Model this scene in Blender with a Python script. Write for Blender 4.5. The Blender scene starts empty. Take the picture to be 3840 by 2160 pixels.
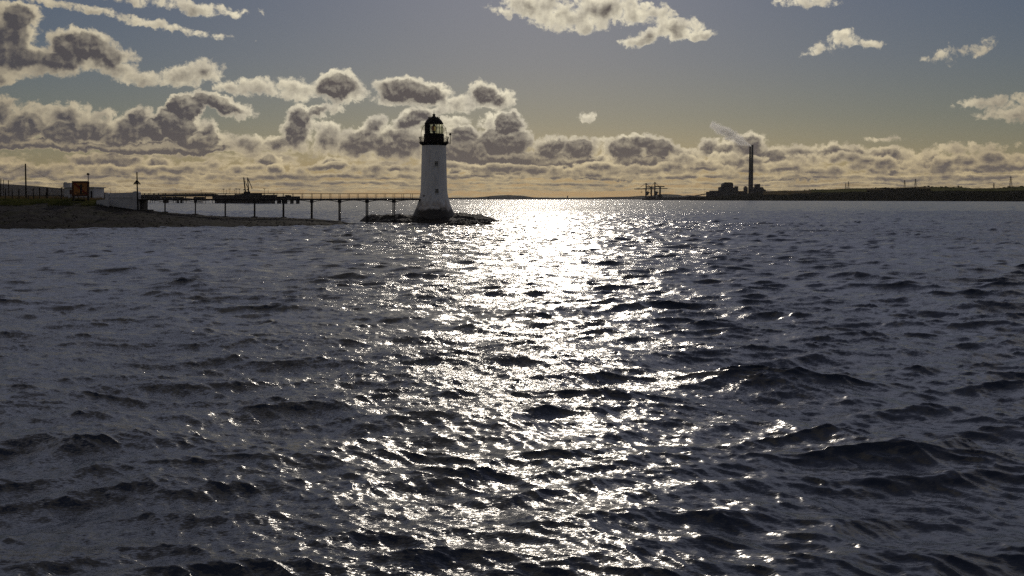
import bpy, math, random
import numpy as np
from mathutils import Vector, Matrix, noise as mnoise

# ------------------------------------------------------------------ basics
F = 3733.33          # focal length in photograph pixels (35 mm on a 36 mm sensor, 3840 px wide)
HOR, CX = 747.0, 1920.0
H = 4.71             # eye height above the water, metres
SUN_AZ, SUN_EL = math.radians(1.6), math.radians(23.0)

scene = bpy.context.scene
col = scene.collection
random.seed(7)

def P(px, py, D):
    "point at distance D (metres along +Y) seen at photograph pixel px,py"
    return Vector(((px - CX) / F * D, D, H - (py - HOR) / F * D))

def XZ(px, py, D):
    p = P(px, py, D)
    return p.x, p.z

# ------------------------------------------------------------------ materials
def new_mat(name):
    m = bpy.data.materials.new(name); m.use_nodes = True
    nt = m.node_tree
    bs = nt.nodes['Principled BSDF']
    return m, nt, bs

def mottled(name, c0, c1, rough=0.7, scale=2.0, detail=6, bump=0.0, metallic=0.0, lo=0.35, hi=0.65, coords='Object', stretch=(1, 1, 1), spec=0.3):
    m, nt, bs = new_mat(name)
    tc = nt.nodes.new('ShaderNodeTexCoord')
    mp = nt.nodes.new('ShaderNodeMapping'); mp.inputs['Scale'].default_value = stretch
    nt.links.new(tc.outputs[coords], mp.inputs['Vector'])
    n = nt.nodes.new('ShaderNodeTexNoise'); n.inputs['Scale'].default_value = scale; n.inputs['Detail'].default_value = detail
    n.inputs['Roughness'].default_value = 0.62
    nt.links.new(mp.outputs['Vector'], n.inputs['Vector'])
    r = nt.nodes.new('ShaderNodeValToRGB')
    r.color_ramp.elements[0].position = lo; r.color_ramp.elements[1].position = hi
    r.color_ramp.elements[0].color = (*c0, 1); r.color_ramp.elements[1].color = (*c1, 1)
    nt.links.new(n.outputs['Fac'], r.inputs['Fac'])
    nt.links.new(r.outputs['Color'], bs.inputs['Base Color'])
    bs.inputs['Roughness'].default_value = rough
    bs.inputs['Metallic'].default_value = metallic
    bs.inputs['Specular IOR Level'].default_value = spec
    if bump:
        b = nt.nodes.new('ShaderNodeBump'); b.inputs['Strength'].default_value = 0.6; b.inputs['Distance'].default_value = bump
        nt.links.new(n.outputs['Fac'], b.inputs['Height']); nt.links.new(b.outputs['Normal'], bs.inputs['Normal'])
    return m

# ------------------------------------------------------------------ mesh builder
class MB:
    def __init__(self):
        self.v = []; self.f = []; self.mi = []; self.cur = 0
    def add(self, vs, fs):
        o = len(self.v); self.v += [tuple(p) for p in vs]
        for f in fs:
            self.f.append(tuple(i + o for i in f)); self.mi.append(self.cur)
        return self
    def box(self, x0, x1, y0, y1, z0, z1):
        vs = [(x0, y0, z0), (x1, y0, z0), (x1, y1, z0), (x0, y1, z0), (x0, y0, z1), (x1, y0, z1), (x1, y1, z1), (x0, y1, z1)]
        return self.add(vs, [(0, 3, 2, 1), (4, 5, 6, 7), (0, 1, 5, 4), (1, 2, 6, 5), (2, 3, 7, 6), (3, 0, 4, 7)])
    def bar(self, a, b, w, d=None, up=(0, 0, 1)):
        "box section beam from a to b, width w (sideways), depth d (along up)"
        a = Vector(a); b = Vector(b); d = w if d is None else d
        t = (b - a).normalized(); up = Vector(up)
        if abs(t.dot(up)) > 0.98: up = Vector((0, 1, 0))
        s = t.cross(up).normalized(); u = s.cross(t).normalized()
        vs = []
        for p in (a, b):
            for i, j in ((-1, -1), (1, -1), (1, 1), (-1, 1)):
                vs.append(p + s * (i * w / 2) + u * (j * d / 2))
        return self.add(vs, [(0, 3, 2, 1), (4, 5, 6, 7), (0, 1, 5, 4), (1, 2, 6, 5), (2, 3, 7, 6), (3, 0, 4, 7)])
    def tube(self, pts, r, n=8, r1=None, cap=True):
        pts = [Vector(p) for p in pts]; k = len(pts)
        rs = r if isinstance(r, (list, tuple)) else [r + ((r1 - r) * i / max(1, k - 1) if r1 is not None else 0) for i in range(k)]
        vs = []; s0 = None
        for i, p in enumerate(pts):
            t = (pts[min(i + 1, k - 1)] - pts[max(i - 1, 0)]).normalized()
            if s0 is None:
                ref = Vector((0, 0, 1)) if abs(t.z) < 0.9 else Vector((0, 1, 0))
                s0 = t.cross(ref).normalized()
            s = (s0 - t * s0.dot(t)).normalized(); u = t.cross(s).normalized(); s0 = s
            for j in range(n):
                a = 2 * math.pi * j / n
                vs.append(p + (s * math.cos(a) + u * math.sin(a)) * rs[i])
        fs = []
        for i in range(k - 1):
            for j in range(n):
                j2 = (j + 1) % n
                fs.append((i * n + j, i * n + j2, (i + 1) * n + j2, (i + 1) * n + j))
        if cap:
            fs.append(tuple(range(n - 1, -1, -1))); fs.append(tuple((k - 1) * n + j for j in range(n)))
        return self.add(vs, fs)
    def lathe(self, prof, n=32, c=(0, 0, 0), a0=0.0, a1=2 * math.pi, cap=True):
        full = abs(a1 - a0 - 2 * math.pi) < 1e-6
        m = n if full else n + 1
        vs = []
        for r, z in prof:
            for j in range(m):
                a = a0 + (a1 - a0) * j / n
                vs.append((c[0] + r * math.cos(a), c[1] + r * math.sin(a), c[2] + z))
        fs = []
        for i in range(len(prof) - 1):
            for j in range(n):
                j2 = (j + 1) % m
                fs.append((i * m + j, i * m + j2, (i + 1) * m + j2, (i + 1) * m + j))
        if cap and full:
            if prof[0][0] > 1e-4: fs.append(tuple(range(m - 1, -1, -1)))
            if prof[-1][0] > 1e-4: fs.append(tuple((len(prof) - 1) * m + j for j in range(m)))
        return self.add(vs, fs)
    def prism(self, poly, y0, y1):
        "polygon in XZ extruded along Y"
        n = len(poly)
        vs = [(x, y0, z) for x, z in poly] + [(x, y1, z) for x, z in poly]
        fs = [tuple(range(n)), tuple(range(2 * n - 1, n - 1, -1))]
        for i in range(n):
            j = (i + 1) % n
            fs.append((i, i + n, j + n, j))
        return self.add(vs, fs)
    def ico(self, c, r, sq=(1, 1, 1), sub=1, jit=0.0, seed=0):
        t = (1 + 5 ** 0.5) / 2
        vs = [Vector(p).normalized() for p in ((-1, t, 0), (1, t, 0), (-1, -t, 0), (1, -t, 0), (0, -1, t), (0, 1, t), (0, -1, -t), (0, 1, -t), (t, 0, -1), (t, 0, 1), (-t, 0, -1), (-t, 0, 1))]
        fs = [(0, 11, 5), (0, 5, 1), (0, 1, 7), (0, 7, 10), (0, 10, 11), (1, 5, 9), (5, 11, 4), (11, 10, 2), (10, 7, 6), (7, 1, 8), (3, 9, 4), (3, 4, 2), (3, 2, 6), (3, 6, 8), (3, 8, 9), (4, 9, 5), (2, 4, 11), (6, 2, 10), (8, 6, 7), (9, 8, 1)]
        for _ in range(sub):
            cache = {}; nf = []
            def mid(a, b):
                k = (min(a, b), max(a, b))
                if k not in cache:
                    cache[k] = len(vs); vs.append((vs[a] + vs[b]).normalized())
                return cache[k]
            for a, b, cc in fs:
                ab, bc, ca = mid(a, b), mid(b, cc), mid(cc, a)
                nf += [(a, ab, ca), (b, bc, ab), (cc, ca, bc), (ab, bc, ca)]
            fs = nf
        rnd = random.Random(seed)
        out = []
        for p in vs:
            k = r * (1 + rnd.uniform(-jit, jit))
            out.append((c[0] + p.x * k * sq[0], c[1] + p.y * k * sq[1], c[2] + p.z * k * sq[2]))
        return self.add(out, fs)
    def build(self, name, mats, parent=None, smooth=False, loc=None):
        me = bpy.data.meshes.new(name)
        me.from_pydata(self.v, [], self.f)
        if not isinstance(mats, (list, tuple)): mats = [mats]
        for m in mats: me.materials.append(m)
        if len(mats) > 1: me.polygons.foreach_set('material_index', self.mi)
        me.polygons.foreach_set('use_smooth', [smooth] * len(me.polygons))
        me.update()
        o = bpy.data.objects.new(name, me); col.objects.link(o)
        if parent is not None: o.parent = parent
        if loc is not None: o.location = loc
        return o

def tag(o, label=None, cat=None, group=None, kind=None):
    if label: o['label'] = label
    if cat: o['category'] = cat
    if group: o['group'] = group
    if kind: o['kind'] = kind
    return o

def thing(name, loc, label, cat, group=None, rz=0.0):
    o = bpy.data.objects.new(name, None); col.objects.link(o)
    o.empty_display_size = 0.3
    o.location = loc; o.rotation_euler = (0, 0, rz)
    return tag(o, label, cat, group)

def copy_tree(o, parent=None):
    c = o.copy(); col.objects.link(c)
    if parent is not None: c.parent = parent
    for ch in list(o.children): copy_tree(ch, c)
    return c

def set_smooth_by_angle(o, deg=35):
    me = o.data
    me.polygons.foreach_set('use_smooth', [True] * len(me.polygons))
    try: me.set_sharp_from_angle(angle=math.radians(deg))
    except Exception: pass
SKY_STRENGTH = 0.05
SUN_STRENGTH = 2.0
EXPOSURE = -1.6
# colours of sunlit and shaded cloud, in the sky texture's own units (times SKY_STRENGTH)
LIT_FAR = (27, 23, 16, 1); LIT_NEAR = (50, 45.5, 35, 1); LIT_LOW = (36, 28, 15.5, 1)
SHADE_FAR = (4.2, 4.0, 4.5, 1); SHADE_NEAR = (6.6, 5.6, 5.3, 1); SHADE_LOW = (9.2, 7.5, 6.3, 1)
# tint of the clear air from the horizon up; SKY5, out of frame, raised to brighten water
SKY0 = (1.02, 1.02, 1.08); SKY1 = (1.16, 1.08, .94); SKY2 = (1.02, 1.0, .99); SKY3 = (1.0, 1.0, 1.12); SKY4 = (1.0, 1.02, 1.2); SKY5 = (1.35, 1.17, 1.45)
CN_B = 1.25; CN_F = 1.55
WAVE_H = 0.50; RIPPLE = 0.86; RIPPLE_FAR = 1.3; WATER_ROUGH = 0.20
HAZE = 1.6e-5; HAZE_G = 0.1; HAZE_COLOR = (.95, .93, .9, 1)
SKY_LIFT = 0.88; SKY_LIFT_COLOR = (26.0, 27.5, 35.0, 1)  # brightness added to the unseen sky above the frame, for the waves to reflect
RIPPLE_MID = 0.42
# ------------------------------------------------------------------ sky, sun, camera
world = bpy.data.worlds.new("World")
world.use_nodes = True
wt = world.node_tree
for n in list(wt.nodes): wt.nodes.remove(n)

class NT:
    "small helper to write node maths as expressions"
    def __init__(s, nt): s.nt = nt
    def val(s, sock, x):
        if isinstance(x, bpy.types.NodeSocket): s.nt.links.new(x, sock)
        else: sock.default_value = x
    def m(s, op, a, b=0.0, c=None, clamp=False):
        n = s.nt.nodes.new('ShaderNodeMath'); n.operation = op; n.use_clamp = clamp
        s.val(n.inputs[0], a); s.val(n.inputs[1], b)
        if c is not None: s.val(n.inputs[2], c)
        return n.outputs[0]
    def v(s, op, a, b=(0, 0, 0), scale=None):
        n = s.nt.nodes.new('ShaderNodeVectorMath'); n.operation = op
        s.val(n.inputs[0], a)
        if scale is not None: s.val(n.inputs['Scale'], scale)
        else: s.val(n.inputs[1], b)
        return n.outputs['Value'] if op in ('DOT_PRODUCT', 'LENGTH', 'DISTANCE') else n.outputs['Vector']
    def comb(s, x, y, z=0.0):
        n = s.nt.nodes.new('ShaderNodeCombineXYZ')
        for i, k in enumerate((x, y, z)): s.val(n.inputs[i], k)
        return n.outputs[0]
    def sep(s, v):
        n = s.nt.nodes.new('ShaderNodeSeparateXYZ'); s.val(n.inputs[0], v)
        return n.outputs
    def noise(s, vec, scale, detail=5, rough=0.55, lac=2.0, dim='2D', dist=0.0):
        n = s.nt.nodes.new('ShaderNodeTexNoise'); n.noise_dimensions = dim
        s.val(n.inputs['Vector'], vec); n.inputs['Scale'].default_value = scale; n.inputs['Detail'].default_value = detail
        n.inputs['Roughness'].default_value = rough; n.inputs['Lacunarity'].default_value = lac; n.inputs['Distortion'].default_value = dist
        return n
    def voro(s, vec, scale, detail=3, rough=0.5, smooth=0.4, dim='2D', lac=2.0):
        n = s.nt.nodes.new('ShaderNodeTexVoronoi'); n.voronoi_dimensions = dim; n.feature = 'SMOOTH_F1'
        n.normalize = True
        s.val(n.inputs['Vector'], vec); n.inputs['Scale'].default_value = scale; n.inputs['Detail'].default_value = detail
        n.inputs['Roughness'].default_value = rough; n.inputs['Smoothness'].default_value = smooth; n.inputs['Lacunarity'].default_value = lac
        return n.outputs['Distance']
    def smooth(s, x, a, b, o0=0.0, o1=1.0):
        n = s.nt.nodes.new('ShaderNodeMapRange'); n.interpolation_type = 'SMOOTHSTEP'
        s.val(n.inputs['Value'], x)
        for k, w in zip(('From Min', 'From Max', 'To Min', 'To Max'), (a, b, o0, o1)): s.val(n.inputs[k], w)
        return n.outputs['Result']
    def mix(s, f, a, b, blend='MIX'):
        n = s.nt.nodes.new('ShaderNodeMix'); n.data_type = 'RGBA'; n.blend_type = blend; n.clamp_factor = True
        s.val(n.inputs[0], f); s.val(n.inputs[6], a); s.val(n.inputs[7], b)
        return n.outputs[2]
    def ramp(s, x, stops, interp='LINEAR'):
        n = s.nt.nodes.new('ShaderNodeValToRGB'); cr = n.color_ramp; cr.interpolation = interp
        while len(cr.elements) < len(stops): cr.elements.new(0.5)
        for e, (p, c) in zip(cr.elements, stops):
            e.position = p; e.color = (*c, 1)
        s.val(n.inputs[0], x)
        return n.outputs[0]

W = NT(wt)
tc = wt.nodes.new('ShaderNodeTexCoord')
dirv = W.v('NORMALIZE', tc.outputs['Generated'])
dx, dy, dz = W.sep(dirv)
az = W.m('ARCTAN2', dx, dy)
rxy = W.m('SQRT', W.m('ADD', W.m('MULTIPLY', dx, dx), W.m('MULTIPLY', dy, dy)))
el = W.m('DIVIDE', dz, W.m('MAXIMUM', rxy, 0.02))
U = W.m('MULTIPLY', az, F / 100.0)          # azimuth and elevation in steps of 1.53 degrees
V = W.m('MULTIPLY', el, F / 100.0)

sky = wt.nodes.new('ShaderNodeTexSky'); sky.sky_type = 'NISHITA'; sky.sun_disc = False
sky.sun_elevation = SUN_EL; sky.sun_rotation = SUN_AZ
sky.altitude = 5; sky.air_density = 1.0; sky.dust_density = 0.4; sky.ozone_density = 1.0
sunv = (math.sin(SUN_AZ) * math.cos(SUN_EL), math.cos(SUN_AZ) * math.cos(SUN_EL), math.sin(SUN_EL))
cosang = W.v('DOT_PRODUCT', dirv, sunv)
# angular distance to the sun, 0 .. 1 over 60 degrees
near_sun = W.smooth(cosang, 0.80, 0.99)
clear = W.mix(1.0, sky.outputs['Color'], (1, 1, 1, 1), 'MULTIPLY')
# low air: warm dusty band along the horizon
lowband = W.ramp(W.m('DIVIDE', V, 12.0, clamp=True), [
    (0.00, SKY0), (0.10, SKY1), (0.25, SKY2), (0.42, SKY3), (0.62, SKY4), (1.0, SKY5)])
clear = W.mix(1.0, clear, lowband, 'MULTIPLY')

def uv(px, py):
    X = (px - CX) / F; Z = (HOR - py) / F
    return math.atan(X) * F / 100.0, Z / math.sqrt(1 + X * X) * F / 100.0

# cumulus puffs: photograph position, half width, half height, thickness, slope
PUFFS = [
 (60, 70, 75, 65, 1.0, 0), (10, 150, 120, 90, .95, 0), (60, 215, 150, 62, .85, 0),
 (300, 178, 120, 62, 1.15, 0), (395, 212, 95, 60, .85, 0), (225, 228, 130, 52, .75, 0), (430, 252, 75, 32, .6, 0),
 (10, 297, 45, 30, .6, 0),
 (550, 292, 95, 28, .48, 0), (680, 284, 100, 34, .52, .08), (765, 265, 65, 42, .55, 0),
 (905, 326, 90, 32, .5, 0), (1000, 328, 75, 28, .42, 0), (1105, 342, 85, 48, .48, 0), (1268, 325, 100, 60, 1.15, 0), (1290, 358, 90, 36, .6, 0),
 (1500, 338, 105, 50, 1.15, 0), (1600, 350, 105, 46, 1.0, 0), (1545, 372, 150, 24, .55, 0),
 (1815, 350, 70, 54, .95, 0), (1872, 368, 62, 44, .7, 0), (1715, 388, 90, 36, .5, 0), (1660, 408, 50, 18, .35, 0),
 (2000, 22, 145, 46, .50, 0), (2125, 62, 140, 50, .52, 0), (2250, 40, 195, 64, .56, 0), (2385, 45, 100, 50, .46, 0), (2465, 48, 60, 32, .34, 0), (2170, 100, 62, 28, .32, 0),
 (2435, 138, 85, 28, .55, .25), (2540, 112, 85, 46, .6, .1), (2622, 132, 52, 26, .5, 0),
 (3068, 188, 60, 16, .22, .3), (3160, 157, 66, 26, .28, .2), (3258, 166, 38, 14, .2, 0),
 (3722, 387, 92, 24, .3, 0), (3808, 425, 115, 28, .36, 0), (3812, 374, 55, 20, .24, 0),
 (3040, 4, 95, 20, .28, 0), (3625, 192, 55, 20, .14, .3), (3500, 218, 32, 12, .13, 0),
 (400, 52, 360, 17, .36, -.145), (750, 30, 140, 24, .42, -.05), (560, 2, 250, 16, .22, -.05),
 (0, 425, 90, 58, .7, 0), (110, 470, 95, 60, .9, 0), (20, 500, 150, 40, 1.1, 0), (160, 410, 50, 26, .35, 0),
 (262, 430, 75, 42, .7, 0), (335, 485, 120, 55, .9, 0), (235, 500, 90, 55, .95, 0), (395, 430, 40, 24, .4, 0),
 (525, 445, 55, 42, .75, 0), (500, 490, 95, 58, .85, 0), (430, 520, 90, 32, .8, 0),
 (692, 398, 68, 58, 1.9, 0), (665, 470, 85, 72, 1.9, 0), (590, 492, 52, 44, 1.6, 0), (745, 368, 52, 36, .9, 0), (825, 388, 90, 36, 1.2, -.3), (895, 415, 60, 34, .6, 0), (785, 490, 36, 48, .7, 0), (840, 520, 40, 20, .4, 0),
 (600, 556, 290, 24, 1.7, 0), (740, 532, 100, 44, 1.5, 0), (160, 545, 330, 22, 1.2, 0),
 (1118, 445, 55, 46, .95, 0), (1105, 500, 60, 70, .9, 0), (1185, 425, 70, 26, .7, .35), (1250, 408, 46, 18, .45, 0), (1235, 520, 70, 70, .7, 0), (1040, 540, 70, 36, .7, 0), (930, 540, 110, 36, .6, 0),
 (1395, 480, 50, 48, .7, .5), (1350, 535, 100, 60, .95, 0), (1545, 452, 90, 48, .95, .35), (1585, 430, 62, 36, .8, 0), (1490, 540, 160, 72, .9, 0),
 (1735, 515, 62, 50, .95, 0), (1760, 570, 130, 62, 1.5, 0), (1902, 468, 58, 60, 1.4, 0), (1880, 530, 120, 66, 1.6, 0), (1900, 592, 290, 34, 1.6, 0), (2065, 550, 80, 46, .9, 0), (2165, 562, 90, 46, .95, 0), (2060, 604, 260, 24, 1.5, 0),
 (2210, 438, 36, 24, .45, 0), (1850, 462, 60, 30, .35, 0), (2240, 535, 75, 18, .4, 0), (1690, 455, 70, 24, .45, 0),
 (2400, 540, 120, 36, .75, 0), (2345, 568, 95, 52, .95, 0), (2470, 562, 75, 46, .9, 0), (2420, 608, 150, 26, 1.2, 0), (2570, 585, 90, 36, .7, 0),
 (2660, 548, 55, 40, .8, 0), (2720, 562, 66, 36, .75, 0), (2805, 548, 66, 48, .95, 0), (2880, 590, 100, 40, .9, 0), (3000, 575, 120, 36, .65, 0), (3115, 572, 66, 36, .85, 0), (3200, 578, 62, 26, .8, 0), (3330, 582, 90, 26, .8, 0), (3340, 620, 130, 40, .9, 0), (3480, 605, 80, 34, .7, 0), (3600, 612, 90, 30, .75, 0), (3720, 600, 120, 28, .85, 0), (3810, 608, 90, 30, .8, 0),
 (2760, 612, 150, 30, .7, 0),
 (390, 604, 140, 30, 1.1, 0), (320, 612, 60, 20, .9, 0), (592, 612, 55, 28, .95, 0), (760, 618, 90, 24, .9, 0), (840, 650, 150, 12, 1.1, 0), (1010, 604, 60, 30, .9, 0), (1115, 655, 70, 10, 1.0, 0), (1250, 612, 60, 24, .8, 0), (1440, 620, 60, 20, .9, 0),
 (1715, 648, 34, 16, .9, 0), (1830, 645, 110, 18, .95, 0), (1930, 652, 60, 14, .9, 0), (2290, 660, 240, 15, 1.1, 0), (2060, 650, 80, 12, .9, 0), (2960, 664, 200, 14, .9, 0), (3400, 668, 260, 14, .9, 0),
 (3615, 562, 140, 24, .36, .06), (3330, 528, 70, 10, .26, 0),
]
# rows of small cumulus low over the horizon, nearer the horizon = smaller and flatter
_rp = random.Random(21)
ROWS = []
for row_y, dy_, a0_, a1_, b0_, b1_, step_, w0_, w1_, x0_ in ((604, 16, 42, 80, 16, 28, 92, .3, 1.0, 2560), (632, 12, 40, 85, 12, 22, 66, .45, 1.2, -60), (662, 8, 45, 95, 8, 14, 70, .45, 1.1, -60), (688, 6, 50, 110, 5, 9, 85, .4, .9, -60), (708, 5, 60, 130, 4, 6, 85, .3, .55, -60)):
    x_ = x0_
    while x_ < 3920:
        ROWS.append((x_, row_y + _rp.uniform(-dy_, dy_), _rp.uniform(a0_, a1_), _rp.uniform(b0_, b1_), _rp.uniform(w0_, w1_), 0))
        x_ += step_ * _rp.uniform(.6, 1.5)
TILES = [(-30.0, -13.6), (-13.6, -8.0), (-8.0, -2.6), (-2.6, 4.2), (4.2, 10.2), (10.2, 30.0)]

def new_group(name, ins, outs):
    g = bpy.data.node_groups.new(name, 'ShaderNodeTree')
    for n, t in ins: g.interface.new_socket(n, in_out='INPUT', socket_type=t)
    for n, t in outs: g.interface.new_socket(n, in_out='OUTPUT', socket_type=t)
    gi = g.nodes.new('NodeGroupInput'); go = g.nodes.new('NodeGroupOutput')
    return g, NT(g), gi, go

def use(nt, g, *args):
    n = nt.nodes.new('ShaderNodeGroup'); n.node_tree = g
    for k, a in enumerate(args):
        if isinstance(a, bpy.types.NodeSocket): nt.links.new(a, n.inputs[k])
        else: n.inputs[k].default_value = a
    return n.outputs

def lobes_group(puffs, name, eps=0.0):
    g, T, gi, go = new_group(name, [('p', 'NodeSocketVector')], [('S', 'NodeSocketFloat')])
    p = gi.outputs[0]; S = None
    for (cx, cy, a, b, wgt, sl) in puffs:
        cu, cv = uv(cx, cy)
        cu += eps            # keeps the compiler from sharing puffs between sectors
        A = 100.0 / a; B = 100.0 / b
        d = T.v('SUBTRACT', p, (cu, cv, 0))
        if sl:
            s_ = T.sep(d)
            d = T.comb(T.m('MULTIPLY', s_[0], A), T.m('MULTIPLY_ADD', s_[0], -sl * B, T.m('MULTIPLY', s_[1], B)))
        else:
            d = T.v('MULTIPLY', d, (A, B, 0))
        h = T.m('MULTIPLY_ADD', T.v('DOT_PRODUCT', d, d), -wgt, wgt)
        S = h if S is None else T.m('SMOOTH_MAX', S, h, 0.08)
    g.links.new(S, go.inputs[0])
    return g

def noise_group():
    "billows and wisps: signed noise added to the puffs (full detail, and coarse for shading)"
    g, T, gi, go = new_group('cloud_noise', [('p', 'NodeSocketVector')], [('fine', 'NodeSocketFloat'), ('coarse', 'NodeSocketFloat')])
    p = gi.outputs[0]
    bil = T.voro(p, 1.9, 4, 0.60, 0.15)
    fb = T.noise(p, 1.6, 9, 0.62).outputs['Fac']
    bc = T.voro(p, 1.9, 1.5, 0.5, 0.3)
    fc = T.noise(p, 1.6, 3, 0.55).outputs['Fac']
    g.links.new(T.m('ADD', T.m('MULTIPLY_ADD', bil, -CN_B, CN_B * .40), T.m('MULTIPLY_ADD', fb, CN_F, -CN_F * .52)), go.inputs[0])
    g.links.new(T.m('ADD', T.m('MULTIPLY_ADD', bc, -CN_B, CN_B * .40), T.m('MULTIPLY_ADD', fc, CN_F, -CN_F * .52)), go.inputs[1])
    return g
NG = noise_group()
base = W.comb(U, V)
w1 = W.noise(base, 0.55, 3, 0.5).outputs['Color']
w2 = W.noise(base, 2.4, 5, 0.6).outputs['Color']
warp = W.v('ADD', W.v('SCALE', W.v('SUBTRACT', w1, (.5, .5, .5)), scale=0.5), W.v('SCALE', W.v('SUBTRACT', w2, (.5, .5, .5)), scale=0.36))
pw_ = W.v('ADD', base, warp)
pn_ = W.v('ADD', base, W.v('SCALE', warp, scale=0.6))
RIM = W.m('MULTIPLY_ADD', W.noise(base, 0.7, 2, 0.5).outputs['Fac'], 4.6, -0.5)      # some clouds dense, some translucent
# light comes from above, towards the sun's azimuth: thickness met along the way to the sun
su = math.atan(math.tan(SUN_AZ)) * F / 100.0
off = W.comb(W.m('MULTIPLY', W.m('SUBTRACT', su, U), 0.006), 0.12)
pw2_ = W.v('ADD', pw_, off); pn2_ = W.v('ADD', pn_, off)

# clouds nearer the horizon are farther off: their billows are smaller
lowf = W.smooth(V, 5.0, 3.2)
def two_scale(p):
    a = use(wt, NG, p); b = use(wt, NG, W.v('MULTIPLY', p, (1.9, 2.2, 1)))
    o = []
    for i in (0, 1):
        o.append(W.m('ADD', W.m('MULTIPLY', a[i], W.m('MULTIPLY_ADD', lowf, -0.65, 1.0)), W.m('MULTIPLY', b[i], W.m('MULTIPLY_ADD', lowf, 0.55, 0.2))))
    return o
CN1 = two_scale(pn_); CN2 = two_scale(pn2_)

def cloud_color(puffs, k):
    g = lobes_group(puffs, 'cloud_puffs_%d' % k, k * 1e-4)
    S = use(wt, g, pw_)[0]; S2 = use(wt, g, pw2_)[0]
    n1, n2 = CN1, CN2
    D = W.m('ADD', S, n1[0])
    # thick clouds turn dark soon behind their bright edge, thin ones never do
    core = W.m('MULTIPLY', W.m('MAXIMUM', W.m('SUBTRACT', S, 0.45), 0.0), RIM)
    T1 = W.m('ADD', W.m('MULTIPLY_ADD', n1[0], 0.75, S), core)
    T2 = W.m('ADD', W.m('MULTIPLY_ADD', n2[1], 0.75, S2), core)
    return D, T1, T2

# coordinates squeezed towards the horizon for the low rows
flat = W.m('MULTIPLY', W.smooth(V, 0.2, 1.8, 0.35, 1.0), 1.0)
pr_ = W.v('ADD', base, W.v('MULTIPLY', warp, W.comb(0.8, W.m('MULTIPLY', flat, 0.6))))
pr2_ = W.v('ADD', pr_, W.comb(0.0, W.m('MULTIPLY', flat, 0.09)))
lv_ = W.m('LOGARITHM', W.m('ADD', W.m('MAXIMUM', V, 0.0), 0.5), math.e)
rn = W.comb(W.m('MULTIPLY', U, 1.9), W.m('MULTIPLY', lv_, 4.6))
RN1 = use(wt, NG, rn); RN2 = use(wt, NG, W.v('ADD', rn, (0, .22, 0)))
def cloud_rows(puffs, k):
    g = lobes_group(puffs, 'cloud_rows_%d' % k, k * 1e-4)
    S = use(wt, g, pr_)[0]; S2 = use(wt, g, pr2_)[0]
    D = W.m('MULTIPLY_ADD', RN1[0], 0.8, S)
    return D, W.m('MULTIPLY_ADD', RN1[0], 0.8, W.m('MULTIPLY', S, 1.15)), W.m('MULTIPLY_ADD', RN2[1], 0.8, W.m('MULTIPLY', S2, 1.15))

def band_field(shift, top, vs, us, gain, right=False):
    "flat layers of small cumulus towards the horizon, foreshortened"
    lv = W.m('LOGARITHM', W.m('ADD', W.m('MAXIMUM', V, 0.0), 0.45), math.e)
    p = W.comb(W.m('MULTIPLY_ADD', U, us, shift), W.m('MULTIPLY', lv, vs))
    w = W.noise(p, 0.9, 4, 0.55).outputs['Color']
    pw = W.v('ADD', p, W.v('SCALE', W.v('SUBTRACT', w, (.5, .5, .5)), scale=0.45))
    a = use(wt, NG, pw); b = use(wt, NG, W.v('ADD', pw, (0, .20, 0)))
    big = W.m('MULTIPLY_ADD', W.noise(W.v('MULTIPLY', p, (.5, 1.1, 1)), 0.8, 3, 0.5).outputs['Fac'], 3.2, -1.6)
    cov = W.m('ADD', W.smooth(V, top, top * .62, -1.5, 0.10), W.m('MULTIPLY', big, gain))
    if right:
        cov = W.m('ADD', cov, W.smooth(U, 3.0, 7.5, -1.6, 0.0))
        cov = W.m('ADD', cov, W.smooth(V, 0.35, 1.0, -1.2, 0.0))
    D = W.m('ADD', a[0], cov)
    return D, W.m('MULTIPLY_ADD', a[0], 1.1, cov), W.m('MULTIPLY_ADD', b[1], 1.1, cov)

# cloud colours relative to the clear sky's own scale
sun_f = W.smooth(cosang, 0.82, 0.985)            # brighter towards the sun
lit = W.mix(sun_f, LIT_FAR, LIT_NEAR)
warm = W.smooth(V, 3.2, 0.2)
lit = W.mix(warm, lit, LIT_LOW)
lit = W.mix(1.0, lit, W.ramp(W.noise(W.comb(U, V), 1.1, 4, 0.55).outputs['Fac'], [(0.30, (.74, .74, .77)), (0.68, (1.1, 1.1, 1.08))]), 'MULTIPLY')
shade = W.mix(sun_f, SHADE_FAR, SHADE_NEAR)
shade = W.mix(warm, shade, SHADE_LOW)

def compose(under, D, T1, T2, edge=0.42, soft=1.0):
    alpha = W.smooth(D, -0.06, edge)
    thick = W.smooth(T1, 0.04, 1.25)
    side = W.m('MULTIPLY', W.m('SUBTRACT', T2, T1), 0.75)
    side = W.m('MAXIMUM', W.m('MINIMUM', side, 0.45), -0.55)
    side = W.m('MULTIPLY', side, W.smooth(T1, 0.0, 0.4))
    dark = W.m('MULTIPLY', W.m('MULTIPLY_ADD', thick, 0.95, side), soft, clamp=True)
    colr = W.mix(dark, lit, shade)
    return W.mix(alpha, under, colr)

def background(c):
    b = wt.nodes.new('ShaderNodeBackground'); b.inputs['Strength'].default_value = SKY_STRENGTH
    W.val(b.inputs['Color'], c)
    return b.outputs[0]

def mixsh(f, a, b):
    n = wt.nodes.new('ShaderNodeMixShader')
    W.val(n.inputs[0], f); wt.links.new(a, n.inputs[1]); wt.links.new(b, n.inputs[2])
    return n.outputs[0]

low = compose(clear, *band_field(0.0, 2.4, 3.6, 1.0, 0.8), 0.6, 0.75)
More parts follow.
